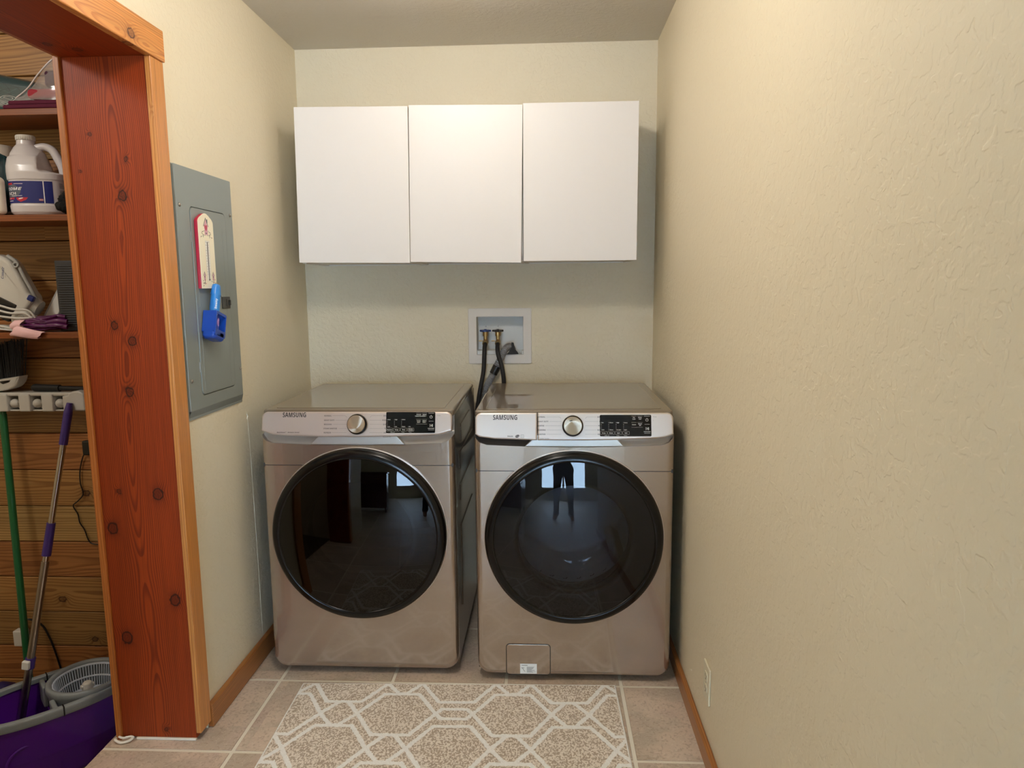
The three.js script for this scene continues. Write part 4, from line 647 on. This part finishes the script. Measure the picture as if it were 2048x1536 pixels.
  // folded maroon cloth and zip bag
  single('folded_cloth', 'folded dark maroon cloth under the clear bag on the top shelf', 'cloth', [bb(-0.555, -0.3, 0.0008, 0.014, 0.972, 1.036, 0.006, 3), bb(-0.54, -0.3, 0.0135, 0.027, 0.975, 1.032, 0.006, 3)], std({ color: col(96, 26, 56), roughness: 0.9 }), [0, 1.956, 0]);
  const z = thing('zip_bag', 'clear plastic zip bag with red and plum contents leaning on the top shelf', 'bag', [-0.4, 1.9835, 1.004]);
  const bagF = (side) => ruled((u, v) => { const x = mix(-0.13, 0.13, u), top = 0.016 + 0.115 * smooth(-0.12, 0.02, x) + 0.03 * smooth(0.0, 0.13, x), puff = Math.pow(Math.sin(Math.PI * clamp(u, 0.02, 0.98)), 0.5) * Math.pow(1 - v, 0.6) * 0.028; return [x, top * v + 0.002 * Math.sin(9 * u) * (1 - v), side * puff + 0.005 * (fbm(u * 6, v * 6, 831, 2) - 0.5)]; }, 40, 24);
  part('film', [bagF(1), bagF(-1)], phys({ color: col(246, 244, 246), transmission: 0.8, roughness: 0.12, thickness: 0, ior: 1.5 }), z, 'clear film');
  part('zip_strip', tube([[-0.13, 0.013, 0], [-0.09, 0.04, 0.001], [-0.05, 0.083, 0.001], [0, 0.124, 0.001], [0.06, 0.142, 0]], 0.0026, 40, 8), phys({ color: col(216, 210, 214), roughness: 0.25, clearcoat: 0.4 }), z, 'pale zip edge');
  const red = std({ color: col(168, 44, 62), roughness: 0.8 }), plum = std({ color: col(74, 34, 62), roughness: 0.8 });
  part('contents', [soft(-0.085, 0.1, 0.004, 0.036, -0.018, 0.02, 0.013, 0.008, 841)], red, z, 'red folded things inside');
  part('contents', [soft(-0.03, 0.1, 0.04, 0.09, -0.014, 0.014, 0.012, 0.008, 843)], plum, z, 'plum folded things inside');
}
{ // steamer and neighbours on the lowest shelf
  const Y = 1.2785, wh = phys({ color: col(214, 212, 204), roughness: 0.36, clearcoat: 0.25 });
  const t = thing('garment_steamer', 'white tilted hand steamer with blue writing at the left end of the lowest shelf', 'steamer', [-0.655, 1.398, 0.955]); t.rotation.set(0, 0.2, -0.52);
  part('housing', extr((() => { const s = new THREE.Shape(); s.moveTo(-0.09, -0.03); s.lineTo(0.06, -0.035); s.quadraticCurveTo(0.078, -0.034, 0.08, -0.016); s.lineTo(0.083, 0.016); s.quadraticCurveTo(0.078, 0.034, 0.06, 0.04); s.lineTo(-0.02, 0.1); s.quadraticCurveTo(-0.05, 0.115, -0.085, 0.1); s.closePath(); return s; })(), -0.04, 0.04, 0.012, 5), wh, t);
  part('spine', [tube([[-0.05, 0.113, 0.02], [-0.018, 0.108, 0.022], [0.02, 0.079, 0.024], [0.058, 0.05, 0.024], [0.08, 0.03, 0.02]], 0.006, 30, 10), new THREE.TorusGeometry(0.007, 0.003, 10, 24).translate(-0.012, 0.101, 0.03)], phys({ color: col(176, 178, 176), roughness: 0.35 }), t, 'grey grip spine');
  part('nozzle', [rod([0.078, 0.0, 0], [0.098, 0.0, 0], 0.03, 0.026, 28)], wh, t);
  part('button', bb(0.066, 0.086, 0.018, 0.036, 0.03, 0.045, 0.004), phys({ color: col(24, 42, 120), roughness: 0.35 }), t, 'dark blue button');
  part('vent', bb(-0.085, 0.05, -0.075, -0.012, -0.02, 0.042, 0.004), M.black, t);
  decal('brand_print', 0.052, 0.02, print(256, 96, (c) => { c.fillStyle = '#2c3c78'; c.font = 'italic bold 54px serif'; c.fillText('Conair', 10, 38); c.fillStyle = '#80828a'; c.font = '18px sans-serif'; c.fillText('S T E A M', 40, 80); }), t, [-0.03, 0.066, 0.0402], [0, 0, 1.95]);
  // cord coils
  const cord = phys({ color: col(206, 204, 198), roughness: 0.4 });
  const loops = (pts, r) => tube(pts, r, 90, 8);
  const pcd = part('power_cord', [
    loops([[-0.74, 1.375, 0.99], [-0.66, 1.365, 1.012], [-0.6, 1.35, 1.018], [-0.556, 1.345, 1.012], [-0.536, 1.318, 1.008], [-0.53, 1.292, 1.0]], 0.0036), loops([[-0.74, 1.362, 1.0], [-0.67, 1.352, 1.016], [-0.61, 1.338, 1.02], [-0.562, 1.335, 1.014], [-0.542, 1.31, 1.012], [-0.537, 1.29, 1.004]], 0.0036), loops([[-0.74, 1.335, 1.005], [-0.66, 1.33, 1.02], [-0.59, 1.322, 1.022], [-0.545, 1.322, 1.01]], 0.0036), loops([[-0.74, 1.302, 1.01], [-0.66, 1.3, 1.022], [-0.6, 1.286, 1.02]], 0.0036)], cord, scene, 'looped white power cord'); t.updateMatrixWorld(true); t.attach(pcd);
  const k = thing('cord_reel', 'white round spool lying behind the steamer cord', 'spool', [-0.602, 1.317, 0.985]); part('rim', new THREE.TorusGeometry(0.024, 0.0095, 16, 40), wh, k); part('hub', rod([0, 0, -0.012], [0, 0, 0.008], 0.016, 0.014, 24), wh, k);
  const n = thing('nozzle_fitting', 'small white fitting with a brass tip beside the spool', 'fitting', [-0.556, Y, 0.99]); part('body', lathe([[0, 0], [0.016, 0], [0.018, 0.02], [0.015, 0.04], [0.008, 0.05], [0, 0.05]], 24), wh, n); part('tip', rod([0.006, 0.03, 0.014], [0.009, 0.032, 0.024], 0.006, 0.005, 14), M.brass, n);
  const wb = std({ color: col(200, 196, 188), roughness: 0.8 });
  single('white_cloth', 'crumpled white cloth under the cord at the left end of the lowest shelf', 'cloth', ruled((u, v) => [mix(-0.78, -0.6, u), 0.004 + 0.018 * fbm(u * 7, v * 5, 851, 3) * Math.sin(Math.PI * v) + 0.006 * Math.sin(Math.PI * u), mix(0.94, 1.034, v)], 40, 20), std({ color: col(206, 204, 200), roughness: 0.9, side: THREE.DoubleSide }), [0, Y, 0]);
  // papers
  const leaf = canvasTex(384, 256, (c, w, h) => { c.fillStyle = '#b9b9b6'; c.fillRect(0, 0, w, h); c.fillStyle = '#e6e4de'; c.fillRect(20, 16, 120, 224); c.fillStyle = '#26262a'; c.fillRect(150, 0, 22, h); c.fillRect(270, 0, 10, h); c.fillStyle = '#7a7a7c'; for (let i = 0; i < 14; i++) { c.fillRect(190, 14 + i * 17, 60, 5); c.fillRect(296, 14 + i * 17, 70, 5); } });
  const pp = single('booklet', 'printed leaflet leaning between the white steamer and the grey ribbed tray', 'booklet', bb(-0.055, 0.055, 0, 0.125, -0.0016, 0.0016), std({ map: leaf, roughness: 0.7 }), [-0.525, Y + 0.012, 0.935]); pp.rotation.set(-0.45, 0.1, -0.28, 'YXZ');
  // ribbed grey tray on its side
  const gp = phys({ color: col(62, 64, 68), roughness: 0.5, clearcoat: 0.1 }), g = thing('ribbed_tray', 'dark grey ribbed plastic tray standing on edge at the right of the lowest shelf', 'tray', [-0.425, Y, 0.972], 0.12);
  part('shell', [bb(-0.045, 0.014, 0, 0.224, 0.012, 0.0155, 0.0015), bb(0.0135, 0.026, 0, 0.227, -0.07, 0.0165, 0.004), bb(-0.046, -0.043, 0, 0.224, -0.06, 0.0155, 0.001), bb(0.026, 0.031, 0.004, 0.222, -0.065, 0.002, 0.002)], gp, g);
  const rib = bb(-0.041, 0.008, -0.0016, 0.0016, 0.015, 0.0185, 0.0012, 1);
  for (let i = 0; i < 27; i++) { const m = new THREE.Mesh(rib, gp); m.name = 'rib'; m.position.y = 0.015 + i * 0.0074; m.castShadow = m.receiveShadow = true; g.add(m); }
  // purple gloves with pink cuffs hanging over the edge
  const gl = thing('rubber_gloves', 'purple rubber gloves with pale pink cuffs folded over the lowest shelf edge', 'gloves', [-0.52, Y, 0.985]);
  const pur = phys({ color: col(96, 26, 92), roughness: 0.34, clearcoat: 0.35 }), pink = phys({ color: col(246, 200, 204), roughness: 0.5, side: THREE.DoubleSide });
  const fold = (x0, x1, y0, h, z0, z1, s) => ruled((u, v) => { const a = v * Math.PI * 2, w = Math.pow(Math.sin(Math.PI * mix(0.06, 0.97, u)), 0.45); return [mix(x0, x1, u) + 0.004 * (vn(v * 6, u * 8, s) - 0.5), y0 + h * w * (0.5 - 0.5 * Math.cos(a)) * (0.75 + 0.5 * fbm(u * 5 + 2, v * 4, s, 2)), mix(z0, z1, 0.5 - 0.5 * w * Math.cos(a / 2 * 2 - Math.PI / 2)) + 0.006 * (fbm(u * 8, v * 7, s + 3, 2) - 0.5)]; }, 60, 40);
  const lump = (x, y, z, sx, sy, sz, s, amp) => { const q = new THREE.SphereGeometry(1, 64, 48), p = q.attributes.position; for (let i = 0; i < p.count; i++) { const k = 1 + amp * (fbm(p.getX(i) * 1.2 + 5, p.getY(i) * 4.5 + p.getZ(i) * 1.5, s, 3) - 0.5); p.setXYZ(i, p.getX(i) * k, p.getY(i) * k, p.getZ(i) * k); } q.scale(sx, sy, sz).translate(x, y, z); q.computeVertexNormals(); return q; };
  part('glove', lump(0.0, 0.028, 0.012, 0.074, 0.021, 0.034, 861, 0.9), pur, gl); part('glove', lump(0.01, 0.016, 0.02, 0.064, 0.012, 0.03, 862, 0.9), pur, gl);
  part('finger', [tube([[0.03, 0.03, 0.03], [0.06, 0.034, 0.03], [0.085, 0.03, 0.022]], 0.0085, 20, 12), tube([[0.03, 0.02, 0.035], [0.06, 0.02, 0.036], [0.09, 0.014, 0.03]], 0.008, 20, 12), tube([[0.02, 0.04, 0.015], [0.05, 0.047, 0.012], [0.07, 0.044, 0.006]], 0.008, 20, 12)], pur, gl);
  const cuff = (f) => ruled(f, 36, 10);
  part('cuff', [cuff((u, v) => { const a = u * 2 * Math.PI; return [-0.046 - 0.034 * v + 0.004 * Math.sin(3 * a), 0.022 + 0.016 * Math.cos(a) * (1 + 0.12 * v) - 0.003 * v, 0.034 + 0.019 * Math.sin(a)]; }), cuff((u, v) => { const a = u * 2 * Math.PI, w = 1 - 0.25 * v; return [-0.064 + 0.088 * v + 0.012 * Math.cos(a) + 0.002 * Math.sin(5 * a), 0.004 + 0.0155 * w * Math.cos(a) - 0.014 * smooth(0, 1, v), 0.064 + 0.0075 * Math.sin(a) + 0.003 * Math.sin(v * 5)]; })], pink, gl, 'pale pink cuffs');
}

// ---------------------------------------------------------------- tool rack and tools on the boarded wall
{
  const wp = phys({ color: col(206, 204, 198), roughness: 0.4, clearcoat: 0.2 }), t = thing('tool_rack', 'white plastic mop and broom rack with rolling balls on the boarded wall', 'rack', [0, 1.0035, 0]);
  part('rail', [bb(-1.0, -0.449, 0.0, 0.064, PC + 0.0012, PC + 0.02, 0.004), bb(-1.0, -0.449, 0.052, 0.0645, PC + 0.012, 0.93, 0.005), bb(-1.0, -0.449, 0.0, 0.005, PC + 0.012, 0.925, 0.002)], wp, t);
  for (let k = 0; k < 5; k++) {
    const x = -0.549 - k * 0.0797;
    part('block', extr(rr(x - 0.055, x - 0.0152, 0.0, 0.06, 0.004), PC + 0.018, 0.935, 0.004, 3), wp, t);
    part('ball', new THREE.SphereGeometry(0.0155, 28, 20).translate(x - 0.001, 0.026, 0.916), wp, t);
    part('spring', tube(span(0, 40, 40).map((q) => [x + 0.013 + 0.003 * Math.cos(q * 1.3), 0.022 + 0.012 * Math.sin(q * 1.3), 0.88 + q * 0.001]), 0.0014, 160, 6), wp, t);
  }
  part('end_block', extr((() => { const s = new THREE.Shape(); s.moveTo(-0.5255, 0.003); s.lineTo(-0.452, 0.003); s.lineTo(-0.447, 0.01); s.lineTo(-0.449, 0.06); s.quadraticCurveTo(-0.46, 0.073, -0.482, 0.071); s.quadraticCurveTo(-0.5, 0.068, -0.505, 0.058); s.lineTo(-0.5255, 0.053); s.closePath(); return s; })(), PC + 0.015, 0.942, 0.006, 4), wp, t);
  // things on the rack
  single('foam_grip_stick', 'black foam-gripped stick lying level on top of the tool rack', 'stick', [rod([-0.642, 1.0815, 0.905], [-0.555, 1.0795, 0.905], 0.0128, 0.0118, 24), new THREE.SphereGeometry(0.0126, 20, 14).translate(-0.642, 1.0815, 0.905), rod([-0.555, 1.0795, 0.905], [-0.3, 1.0745, 0.905], 0.008, 0.0075, 20)], M.rubber);
  // broom, head up
  const b = thing('broom', 'angle broom stored head up with dark grey bristles and green handle', 'broom', [-0.765, 0, 0.9]);
  part('handle', [rod([0.03, -0.145, 0.06], [-0.006, 0.99, 0.0], 0.0118, 0.0118, 20), rod([-0.006, 0.99, 0], [-0.01, 1.09, 0], 0.0105, 0.012, 20)], phys({ color: col(20, 104, 58), roughness: 0.35, clearcoat: 0.4 }), b, 'green metal handle');
  const hs = new THREE.Shape(); hs.moveTo(-0.075, 1.1); hs.lineTo(0.09, 1.124); hs.quadraticCurveTo(0.086, 1.1, 0.066, 1.086); hs.quadraticCurveTo(0.04, 1.072, 0.0, 1.0725); hs.quadraticCurveTo(-0.05, 1.072, -0.075, 1.1); hs.closePath();
  for (const pts of [[[0.012, 1.1095], [0.064, 1.1155], [0.058, 1.1], [0.03, 1.0915], [0.018, 1.098]], [[-0.055, 1.1], [-0.01, 1.1075], [-0.014, 1.096], [-0.034, 1.0885]]]) { const h = new THREE.Path(); pts.forEach(([x, y], i) => (i ? h.lineTo(x, y) : h.moveTo(x, y))); h.closePath(); hs.holes.push(h); }
  part('head', extr(hs, -0.014, 0.03, 0.005, 3), wp, b, 'white plastic broom head');
  const br = []; for (let i = 0; i < 420; i++) { const u = rnd(), w = rnd(), x = mix(-0.07, 0.086, u), y = mix(1.1, 1.122, u), z = mix(-0.008, 0.024, w), fl = mix(0.98, 1.18, rnd()); br.push(rod([x, y, z], [x * fl + 0.004, mix(1.208, 1.25, u) - 0.018 * rnd() + 0.006, mix(-0.014, 0.034, w) + 0.006 * (rnd() - 0.5)], 0.0011, 0.0009, 4)); }
  const bst = part('bristles', br, std({ color: col(58, 62, 68), roughness: 0.6 }), b, 'dark grey bristles'); bst.userData.kind = 'stuff';
  // spin mop
  const m = thing('spin_mop', 'spin mop with chrome pole and purple grips standing in the bucket', 'mop', [0, 0, 0]);
  const A = [-0.497, 1.02, 0.952], B = [-0.668, -0.04, 1.1], at = (k) => A.map((a, i) => mix(a, B[i], k)), purple = phys({ color: col(66, 44, 132), roughness: 0.38, clearcoat: 0.3 });
  part('pole', rod(at(0.05), at(0.5), 0.0098, 0.0098, 20), M.chrome, m, 'chrome upper pole'); part('pole', rod(at(0.48), at(1), 0.0122, 0.0122, 20), M.steel, m, 'wider steel lower pole');
  part('grip', [rod(at(-0.015), at(0.015), 0.0085, 0.0135, 20), rod(at(0.015), at(0.115), 0.0135, 0.0132, 20)], purple, m, 'purple handle grip');
  part('coupling', [rod(at(0.36), at(0.462), 0.0135, 0.0142, 20)], purple, m, 'purple pole coupling');
  const c0 = at(0.782), c1 = at(0.815); part('clamp', [rod(c0, c1, 0.0155, 0.0155, 20)], purple, m); part('lever', bb(-0.013, 0.011, -0.015, 0.015, 0.01, 0.024, 0.004).rotateZ(-0.16).translate(...at(0.798)), M.whitePlastic, m, 'white locking lever');
  part('mop_disc', lathe([[0, 0.03], [0.03, 0.028], [0.075, 0.01], [0.078, 0], [0, 0]], 36).translate(B[0], B[1] - 0.05, B[2]), purple, m);
}
{ // spin mop bucket on the sunken closet floor
  const t = thing('mop_bucket', 'purple oval mop bucket with grey rim and spinner basket on the closet floor', 'bucket', [-0.543, CF, 1.112], Math.PI / 4 + 0.02); // local -x towards the wall end, +x towards the room's left
  // long axis is local x; u = (-0.7, +0.71) in world is local -x after the turn, so the basket sits at +x
  const se = (a, L, Wd, n) => { const c = Math.cos(a), s = Math.sin(a); return [Math.sign(c) * Math.pow(Math.abs(c), n) * L, Math.sign(s) * Math.pow(Math.abs(s), n) * Wd]; };
  const ring = (secs, seg = 96) => ruled((u, v) => { const q = v * (secs.length - 1), i = Math.min(secs.length - 2, Math.floor(q)), f = q - i, S = secs[i].map((a, k) => mix(a, secs[i + 1][k], f)), [x, z] = se(u * 2 * Math.PI, S[1], S[2], 0.8); return [x, S[0], z]; }, seg, (secs.length - 1) * 3);
  const pl = phys({ color: col(88, 28, 146), roughness: 0.22, clearcoat: 0.6, clearcoatRoughness: 0.08, side: THREE.DoubleSide }), gy = phys({ color: col(140, 148, 152), roughness: 0.38, clearcoat: 0.2 });
  part('tub', ring([[0.004, 0.19, 0.098], [0, 0.196, 0.104], [0.012, 0.2, 0.108], [0.09, 0.214, 0.118], [0.1, 0.2165, 0.12], [0.2, 0.229, 0.129], [0.238, 0.233, 0.132], [0.236, 0.229, 0.128], [0.15, 0.218, 0.121], [0.012, 0.194, 0.102], [0.01, 0.01, 0.01]]), pl, t, 'glossy purple tub');
  part('emblem', new THREE.TorusGeometry(0.05, 0.004, 10, 48, 5).scale(1.1, 1, 0.5).translate(-0.09, 0.105, 0.1185), pl, t);
  part('rim', ring([[0.222, 0.2325, 0.1315], [0.222, 0.2395, 0.1385], [0.244, 0.241, 0.14], [0.25, 0.238, 0.137], [0.25, 0.225, 0.124], [0.246, 0.222, 0.121], [0.232, 0.2225, 0.1215]]), gy, t, 'grey rim');
  part('rim_joint', [bb(0.012, 0.016, 0.22, 0.2515, 0.12, 0.1415, 0.001), bb(0.012, 0.016, 0.22, 0.2515, -0.1415, -0.12, 0.001)], M.mask, t);
  const bx = 0.108;
  part('spinner_collar', [lathe([[0.101, 0.236], [0.101, 0.254], [0.104, 0.262], [0.113, 0.264], [0.119, 0.258], [0.12, 0.244], [0.113, 0.226], [0.108, 0.16], [0.103, 0.16], [0.1035, 0.236]], 72).translate(bx, 0, 0), bb(-0.012, 0.004, 0.17, 0.244, -0.117, -0.05, 0.006), bb(-0.012, 0.004, 0.17, 0.244, 0.05, 0.117, 0.006)], gy, t, 'grey collar around the basket');
  const wb = phys({ color: col(214, 222, 236), roughness: 0.4 }), sl = [], rr0 = 0.098;
  for (let k = 0; k < 72; k++) { const a = k / 72 * 2 * Math.PI; sl.push(rod([bx + Math.cos(a) * rr0, 0.25, Math.sin(a) * rr0], [bx + Math.cos(a) * 0.086, 0.175, Math.sin(a) * 0.086], 0.0017, 0.0017, 6)); }
  const bk = part('basket', [lathe([[0.096, 0.248], [0.096, 0.254], [0.1, 0.254], [0.1, 0.248], [0.096, 0.248]], 64).translate(bx, 0, 0), lathe([[0.088, 0.209], [0.0935, 0.209], [0.0935, 0.213], [0.088, 0.213], [0.088, 0.209]], 64).translate(bx, 0, 0), lathe([[0, 0.176], [0.087, 0.176], [0.087, 0.171], [0, 0.171]], 48).translate(bx, 0, 0)], wb, t, 'pale spinner basket');
  const sp = part('basket_slats', sl, wb, bk); sp.userData.kind = 'stuff';
  part('hub', [lathe([[0, 0.238], [0.011, 0.238], [0.016, 0.231], [0.018, 0.2], [0.028, 0.176], [0, 0.176]], 24).translate(bx, 0, 0), bb(bx - 0.021, bx + 0.021, 0.216, 0.23, -0.008, 0.008, 0.004)], M.whitePlastic, bk);
  part('divider', [bb(-0.003, 0.0, 0.02, 0.17, -0.115, 0.115, 0.001)], pl, t);
}
{ // purple mop cloth behind the bucket, plugs and cables
  const pc = std({ color: col(112, 74, 140), roughness: 0.95 });
  const strands = []; for (let i = 0; i < 110; i++) { const a = rnd() * 6.28, r = 0.03 + 0.06 * rnd(), h = 0.1 + 0.055 * rnd(); strands.push(tube([[0.02 * Math.cos(a), h, 0.015 * Math.sin(a)], [r * 0.7 * Math.cos(a + 0.3), h * 0.95, 0.45 * r * Math.sin(a + 0.3)], [r * 1.2 * Math.cos(a), h * 0.55, 0.6 * r * Math.sin(a)], [r * 1.25 * Math.cos(a - 0.2), 0.012, 0.6 * r * Math.sin(a - 0.2)]], 0.0062, 10, 6)); }
  const m = thing('string_duster', 'fluffy purple string duster behind the bucket at the lower left', 'duster', [-0.855, CF, 0.95]); part('strands', strands, pc, m).userData.kind = 'stuff';
  part('disc', lathe([[0, 0.175], [0.02, 0.17], [0.05, 0.15], [0.052, 0.14], [0, 0.14]], 30), phys({ color: col(44, 34, 84), roughness: 0.4 }), m, 'dark purple mop disc');
  const a = thing('power_adapter', 'small black power adapter plugged in beside the door casing', 'adapter', [-0.5, 0.863, PC + 0.0008]);
  part('block', bb(-0.02, 0.02, -0.026, 0.026, 0, 0.024, 0.005), M.black, a);
  part('cable', tube([[-0.012, -0.012, 0.014], [-0.028, -0.03, 0.008], [-0.046, -0.08, 0.006], [-0.05, -0.13, 0.006], [-0.044, -0.17, 0.006], [-0.066, -0.196, 0.006], [-0.084, -0.212, 0.006], [-0.07, -0.245, 0.006], [-0.066, -0.275, 0.006], [-0.052, -0.3, 0.006], [-0.04, -0.34, 0.006], [-0.03, -0.352, 0.006], [0.01, -0.357, 0.006], [0.1, -0.36, 0.006]], 0.0022, 140, 8), M.black, a, 'thin black cable');
  const p = thing('plug_block', 'white plug block low on the boarded wall behind the green handle', 'adapter', [-0.822, 0.155, PC + 0.0008]);
  part('block', bb(-0.021, 0.021, -0.03, 0.029, 0, 0.03, 0.004), M.whitePlastic, p);
  single('black_cable', 'black cable running from the white plug block down behind the bucket', 'cable', [bb(-0.821, -0.803, 0.186, 0.214, PC + 0.006, PC + 0.024, 0.006), tube([[-0.812, 0.205, PC + 0.016], [-0.79, 0.226, PC + 0.02], [-0.765, 0.215, PC + 0.012], [-0.742, 0.196, PC + 0.01], [-0.72, 0.15, PC + 0.01], [-0.703, 0.09, PC + 0.01], [-0.692, 0.038, PC + 0.01], [-0.675, -0.05, PC + 0.01], [-0.66, -0.145, PC + 0.012]], 0.0036, 90, 8)], M.black);
}

// ---------------------------------------------------------------- behind the camera, seen in the door glass: sideboard and the photographer
{
  const wd = phys({ color: col(74, 30, 20), roughness: 0.35, clearcoat: 0.4 }), t = thing('sideboard', 'dark red wooden sideboard behind the camera, mirrored faintly in the door glass', 'sideboard', [-0.15, 0, 3.9]);
  part('carcass', [bb(-0.4, 0.4, 0.1, 0.8, 0, 0.4, 0.004), bb(-0.42, 0.42, 0.8, 0.825, -0.02, 0.42, 0.006)], wd, t);
  for (const x of [-0.37, 0.37]) for (const z of [0.03, 0.37]) part('leg', cyl(0.016, 0.024, 0.1, 16).translate(x, 0.05, z), wd, t);
  for (const s of [-1, 1]) { const d = part('door', bb(s * 0.01, s * 0.385, 0.12, 0.57, -0.018, 0, 0.004), wd, t); part('knob', new THREE.SphereGeometry(0.012, 16, 10).translate(s * 0.04, 0.36, -0.026), M.brass, d); const w = part('drawer', bb(s * 0.01, s * 0.385, 0.59, 0.78, -0.018, 0, 0.004), wd, t); part('handle', rod([s * 0.15, 0.69, -0.03], [s * 0.25, 0.69, -0.03], 0.006), M.brass, w); }
}
{
  const J = { hip: [1.1, 0.93, 3.6], hl: [1.01, 0.9, 3.6], hr: [1.19, 0.9, 3.6], kl: [0.985, 0.5, 3.575], kr: [1.225, 0.5, 3.56], al: [0.97, 0.09, 3.61], ar: [1.24, 0.09, 3.59], tl: [0.95, 0.035, 3.44], tr: [1.27, 0.035, 3.42], waist: [1.1, 1.08, 3.6], chest: [1.1, 1.3, 3.6], sl: [0.91, 1.42, 3.59], sr: [1.29, 1.42, 3.59], neck: [1.1, 1.48, 3.59], head: [1.1, 1.63, 3.57], chin: [1.1, 1.56, 3.5], el: [0.88, 1.2, 3.45], er: [1.32, 1.2, 3.45], wl: [1.0, 1.36, 3.28], wr: [1.2, 1.36, 3.28] };
  const B = [['hl', 'kl', 0.088, 0.062], ['hr', 'kr', 0.088, 0.062], ['kl', 'al', 0.06, 0.042], ['kr', 'ar', 0.06, 0.042], ['al', 'tl', 0.042, 0.034], ['ar', 'tr', 0.042, 0.034], ['hl', 'hr', 0.086, 0.086], ['hip', 'waist', 0.115, 0.125], ['waist', 'chest', 0.125, 0.15], ['sl', 'sr', 0.07, 0.07], ['chest', 'neck', 0.12, 0.06], ['neck', 'head', 0.052, 0.06], ['head', 'head', 0.1, 0.1], ['chin', 'head', 0.045, 0.09], ['sl', 'el', 0.056, 0.044], ['sr', 'er', 0.056, 0.044], ['el', 'wl', 0.043, 0.03], ['er', 'wr', 0.043, 0.03]].map(([a, b, r, s]) => [...J[a], ...J[b], r, s]);
  const hand = (s) => { const w = s < 0 ? J.wl : J.wr, x = w[0], d = -s, o = []; o.push([x, w[1], w[2], x + d * 0.012, 1.385, 3.235, 0.026, 0.024]); for (let k = 0; k < 4; k++) o.push([x + d * 0.01, 1.36 + k * 0.017, 3.23, x + d * (0.05 - 0.004 * Math.abs(k - 1.5)), 1.36 + k * 0.018, 3.222, 0.0095, 0.0085]); o.push([x + d * 0.006, 1.36, 3.235, x + d * 0.03, 1.345, 3.21, 0.011, 0.009]); return o; };
  const field = (bones, lo, size, n, kk) => {
    const mc = new MarchingCubes(n, new THREE.MeshBasicMaterial(), false, false, 400000); mc.isolation = 0; const f = mc.field;
    for (let z = 0; z < n; z++) for (let y = 0; y < n; y++) for (let x = 0; x < n; x++) {
      const px = lo[0] + size * x / n, py = lo[1] + size * y / n, pz = lo[2] + size * z / n; let acc = 0, best = 9;
      for (const [ax, ay, az, bx, by, bz, r, s] of bones) { const ux = bx - ax, uy = by - ay, uz = bz - az, q = ux * ux + uy * uy + uz * uz, t = q < 1e-9 ? 0 : clamp(((px - ax) * ux + (py - ay) * uy + (pz - az) * uz) / q), d = Math.hypot(px - ax - t * ux, py - ay - t * uy, pz - az - t * uz) - mix(r, s, t); if (d < best) best = d; if (d < 0.2) acc += Math.exp(-d / kk); }
      f[x + y * n + z * n * n] = acc > 0 ? kk * Math.log(acc) : -best;
    }
    mc.update(); const c = mc.count, P = new Float32Array(mc.positionArray.subarray(0, c * 3)), g = new THREE.BufferGeometry();
    for (let i = 0; i < c; i++) { for (let k = 0; k < 3; k++) P[i * 3 + k] = lo[k] + size * (P[i * 3 + k] + 1) / 2; }
    g.setAttribute('position', new THREE.BufferAttribute(P, 3)); const m = mergeVertices(g, 1e-4); m.computeVertexNormals(); return m;
  };
  const body = field(B, [0.15, -0.05, 2.75], 1.9, 120, 0.018), hands = field([...hand(-1), ...hand(1)], [0.95, 1.25, 3.14], 0.3, 84, 0.004);
  const paint = (g, f) => { const p = g.attributes.position, c = new Float32Array(p.count * 3); for (let i = 0; i < p.count; i++) { const q = f(p.getX(i), p.getY(i), p.getZ(i)); c.set([q.r, q.g, q.b], i * 3); } g.setAttribute('color', new THREE.BufferAttribute(c, 3)); return g; };
  const jeans = col(34, 40, 58), shirt = col(30, 32, 44), skin = col(196, 150, 124);
  paint(body, (x, y, z) => (y < 0.085 ? skin : y < 1.0 ? jeans : y < 1.515 && z > 3.34 ? shirt : skin)); paint(hands, () => skin);
  const pm = std({ vertexColors: true, roughness: 0.8 }), t = thing('person', 'person in dark jeans and dark top holding up a phone, mirrored in the washer door', 'person', [0, 0, 0]);
  const g = mergeGeometries([body, hands]); const m = new THREE.Mesh(g, pm); m.name = 'body'; m.castShadow = m.receiveShadow = true; t.add(m);
  part('hair', new THREE.SphereGeometry(0.108, 32, 20, 0, 6.3, 0, 1.7).rotateX(0.35).translate(1.1, 1.65, 3.585), std({ color: col(52, 38, 28), roughness: 0.8 }), t);
  for (const s of [-1, 1]) { part('eye', new THREE.SphereGeometry(0.011, 16, 10).translate(1.1 + s * 0.032, 1.635, 3.478), std({ color: col(40, 34, 30), roughness: 0.2 }), t); part('ear', new THREE.SphereGeometry(0.026, 16, 10).scale(0.4, 1, 0.7).translate(1.1 + s * 0.1, 1.62, 3.575), pm.clone(), t).material.vertexColors = false; }
  t.children.filter((c) => c.name === 'ear').forEach((c) => c.material.color.copy(skin));
  part('nose', new THREE.ConeGeometry(0.014, 0.045, 12).rotateX(-0.3).translate(1.1, 1.61, 3.466), std({ color: skin, roughness: 0.8 }), t); part('mouth', bb(1.08, 1.12, 1.572, 1.579, 3.462, 3.47, 0.003), std({ color: col(150, 84, 78), roughness: 0.7 }), t);
  const ph = thing('phone', 'dark phone held up in both hands by the person', 'phone', [1.1, 1.395, 3.203]);
  part('case', bb(-0.078, 0.078, -0.037, 0.037, 0, 0.009, 0.004), M.black, ph); part('screen', bb(-0.074, 0.074, -0.034, 0.034, 0.0088, 0.0094, 0.0002), M.glossBlack, ph);
}

// ---------------------------------------------------------------- hand over
scene.traverse((o) => { if (o.isMesh) o.castShadow = o.receiveShadow = true; });
const renderer = new THREE.WebGLRenderer({ antialias: true });
renderer.shadowMap.enabled = true; renderer.toneMapping = THREE.LinearToneMapping; renderer.toneMappingExposure = EXPOSURE;
renderer.render(scene, camera);
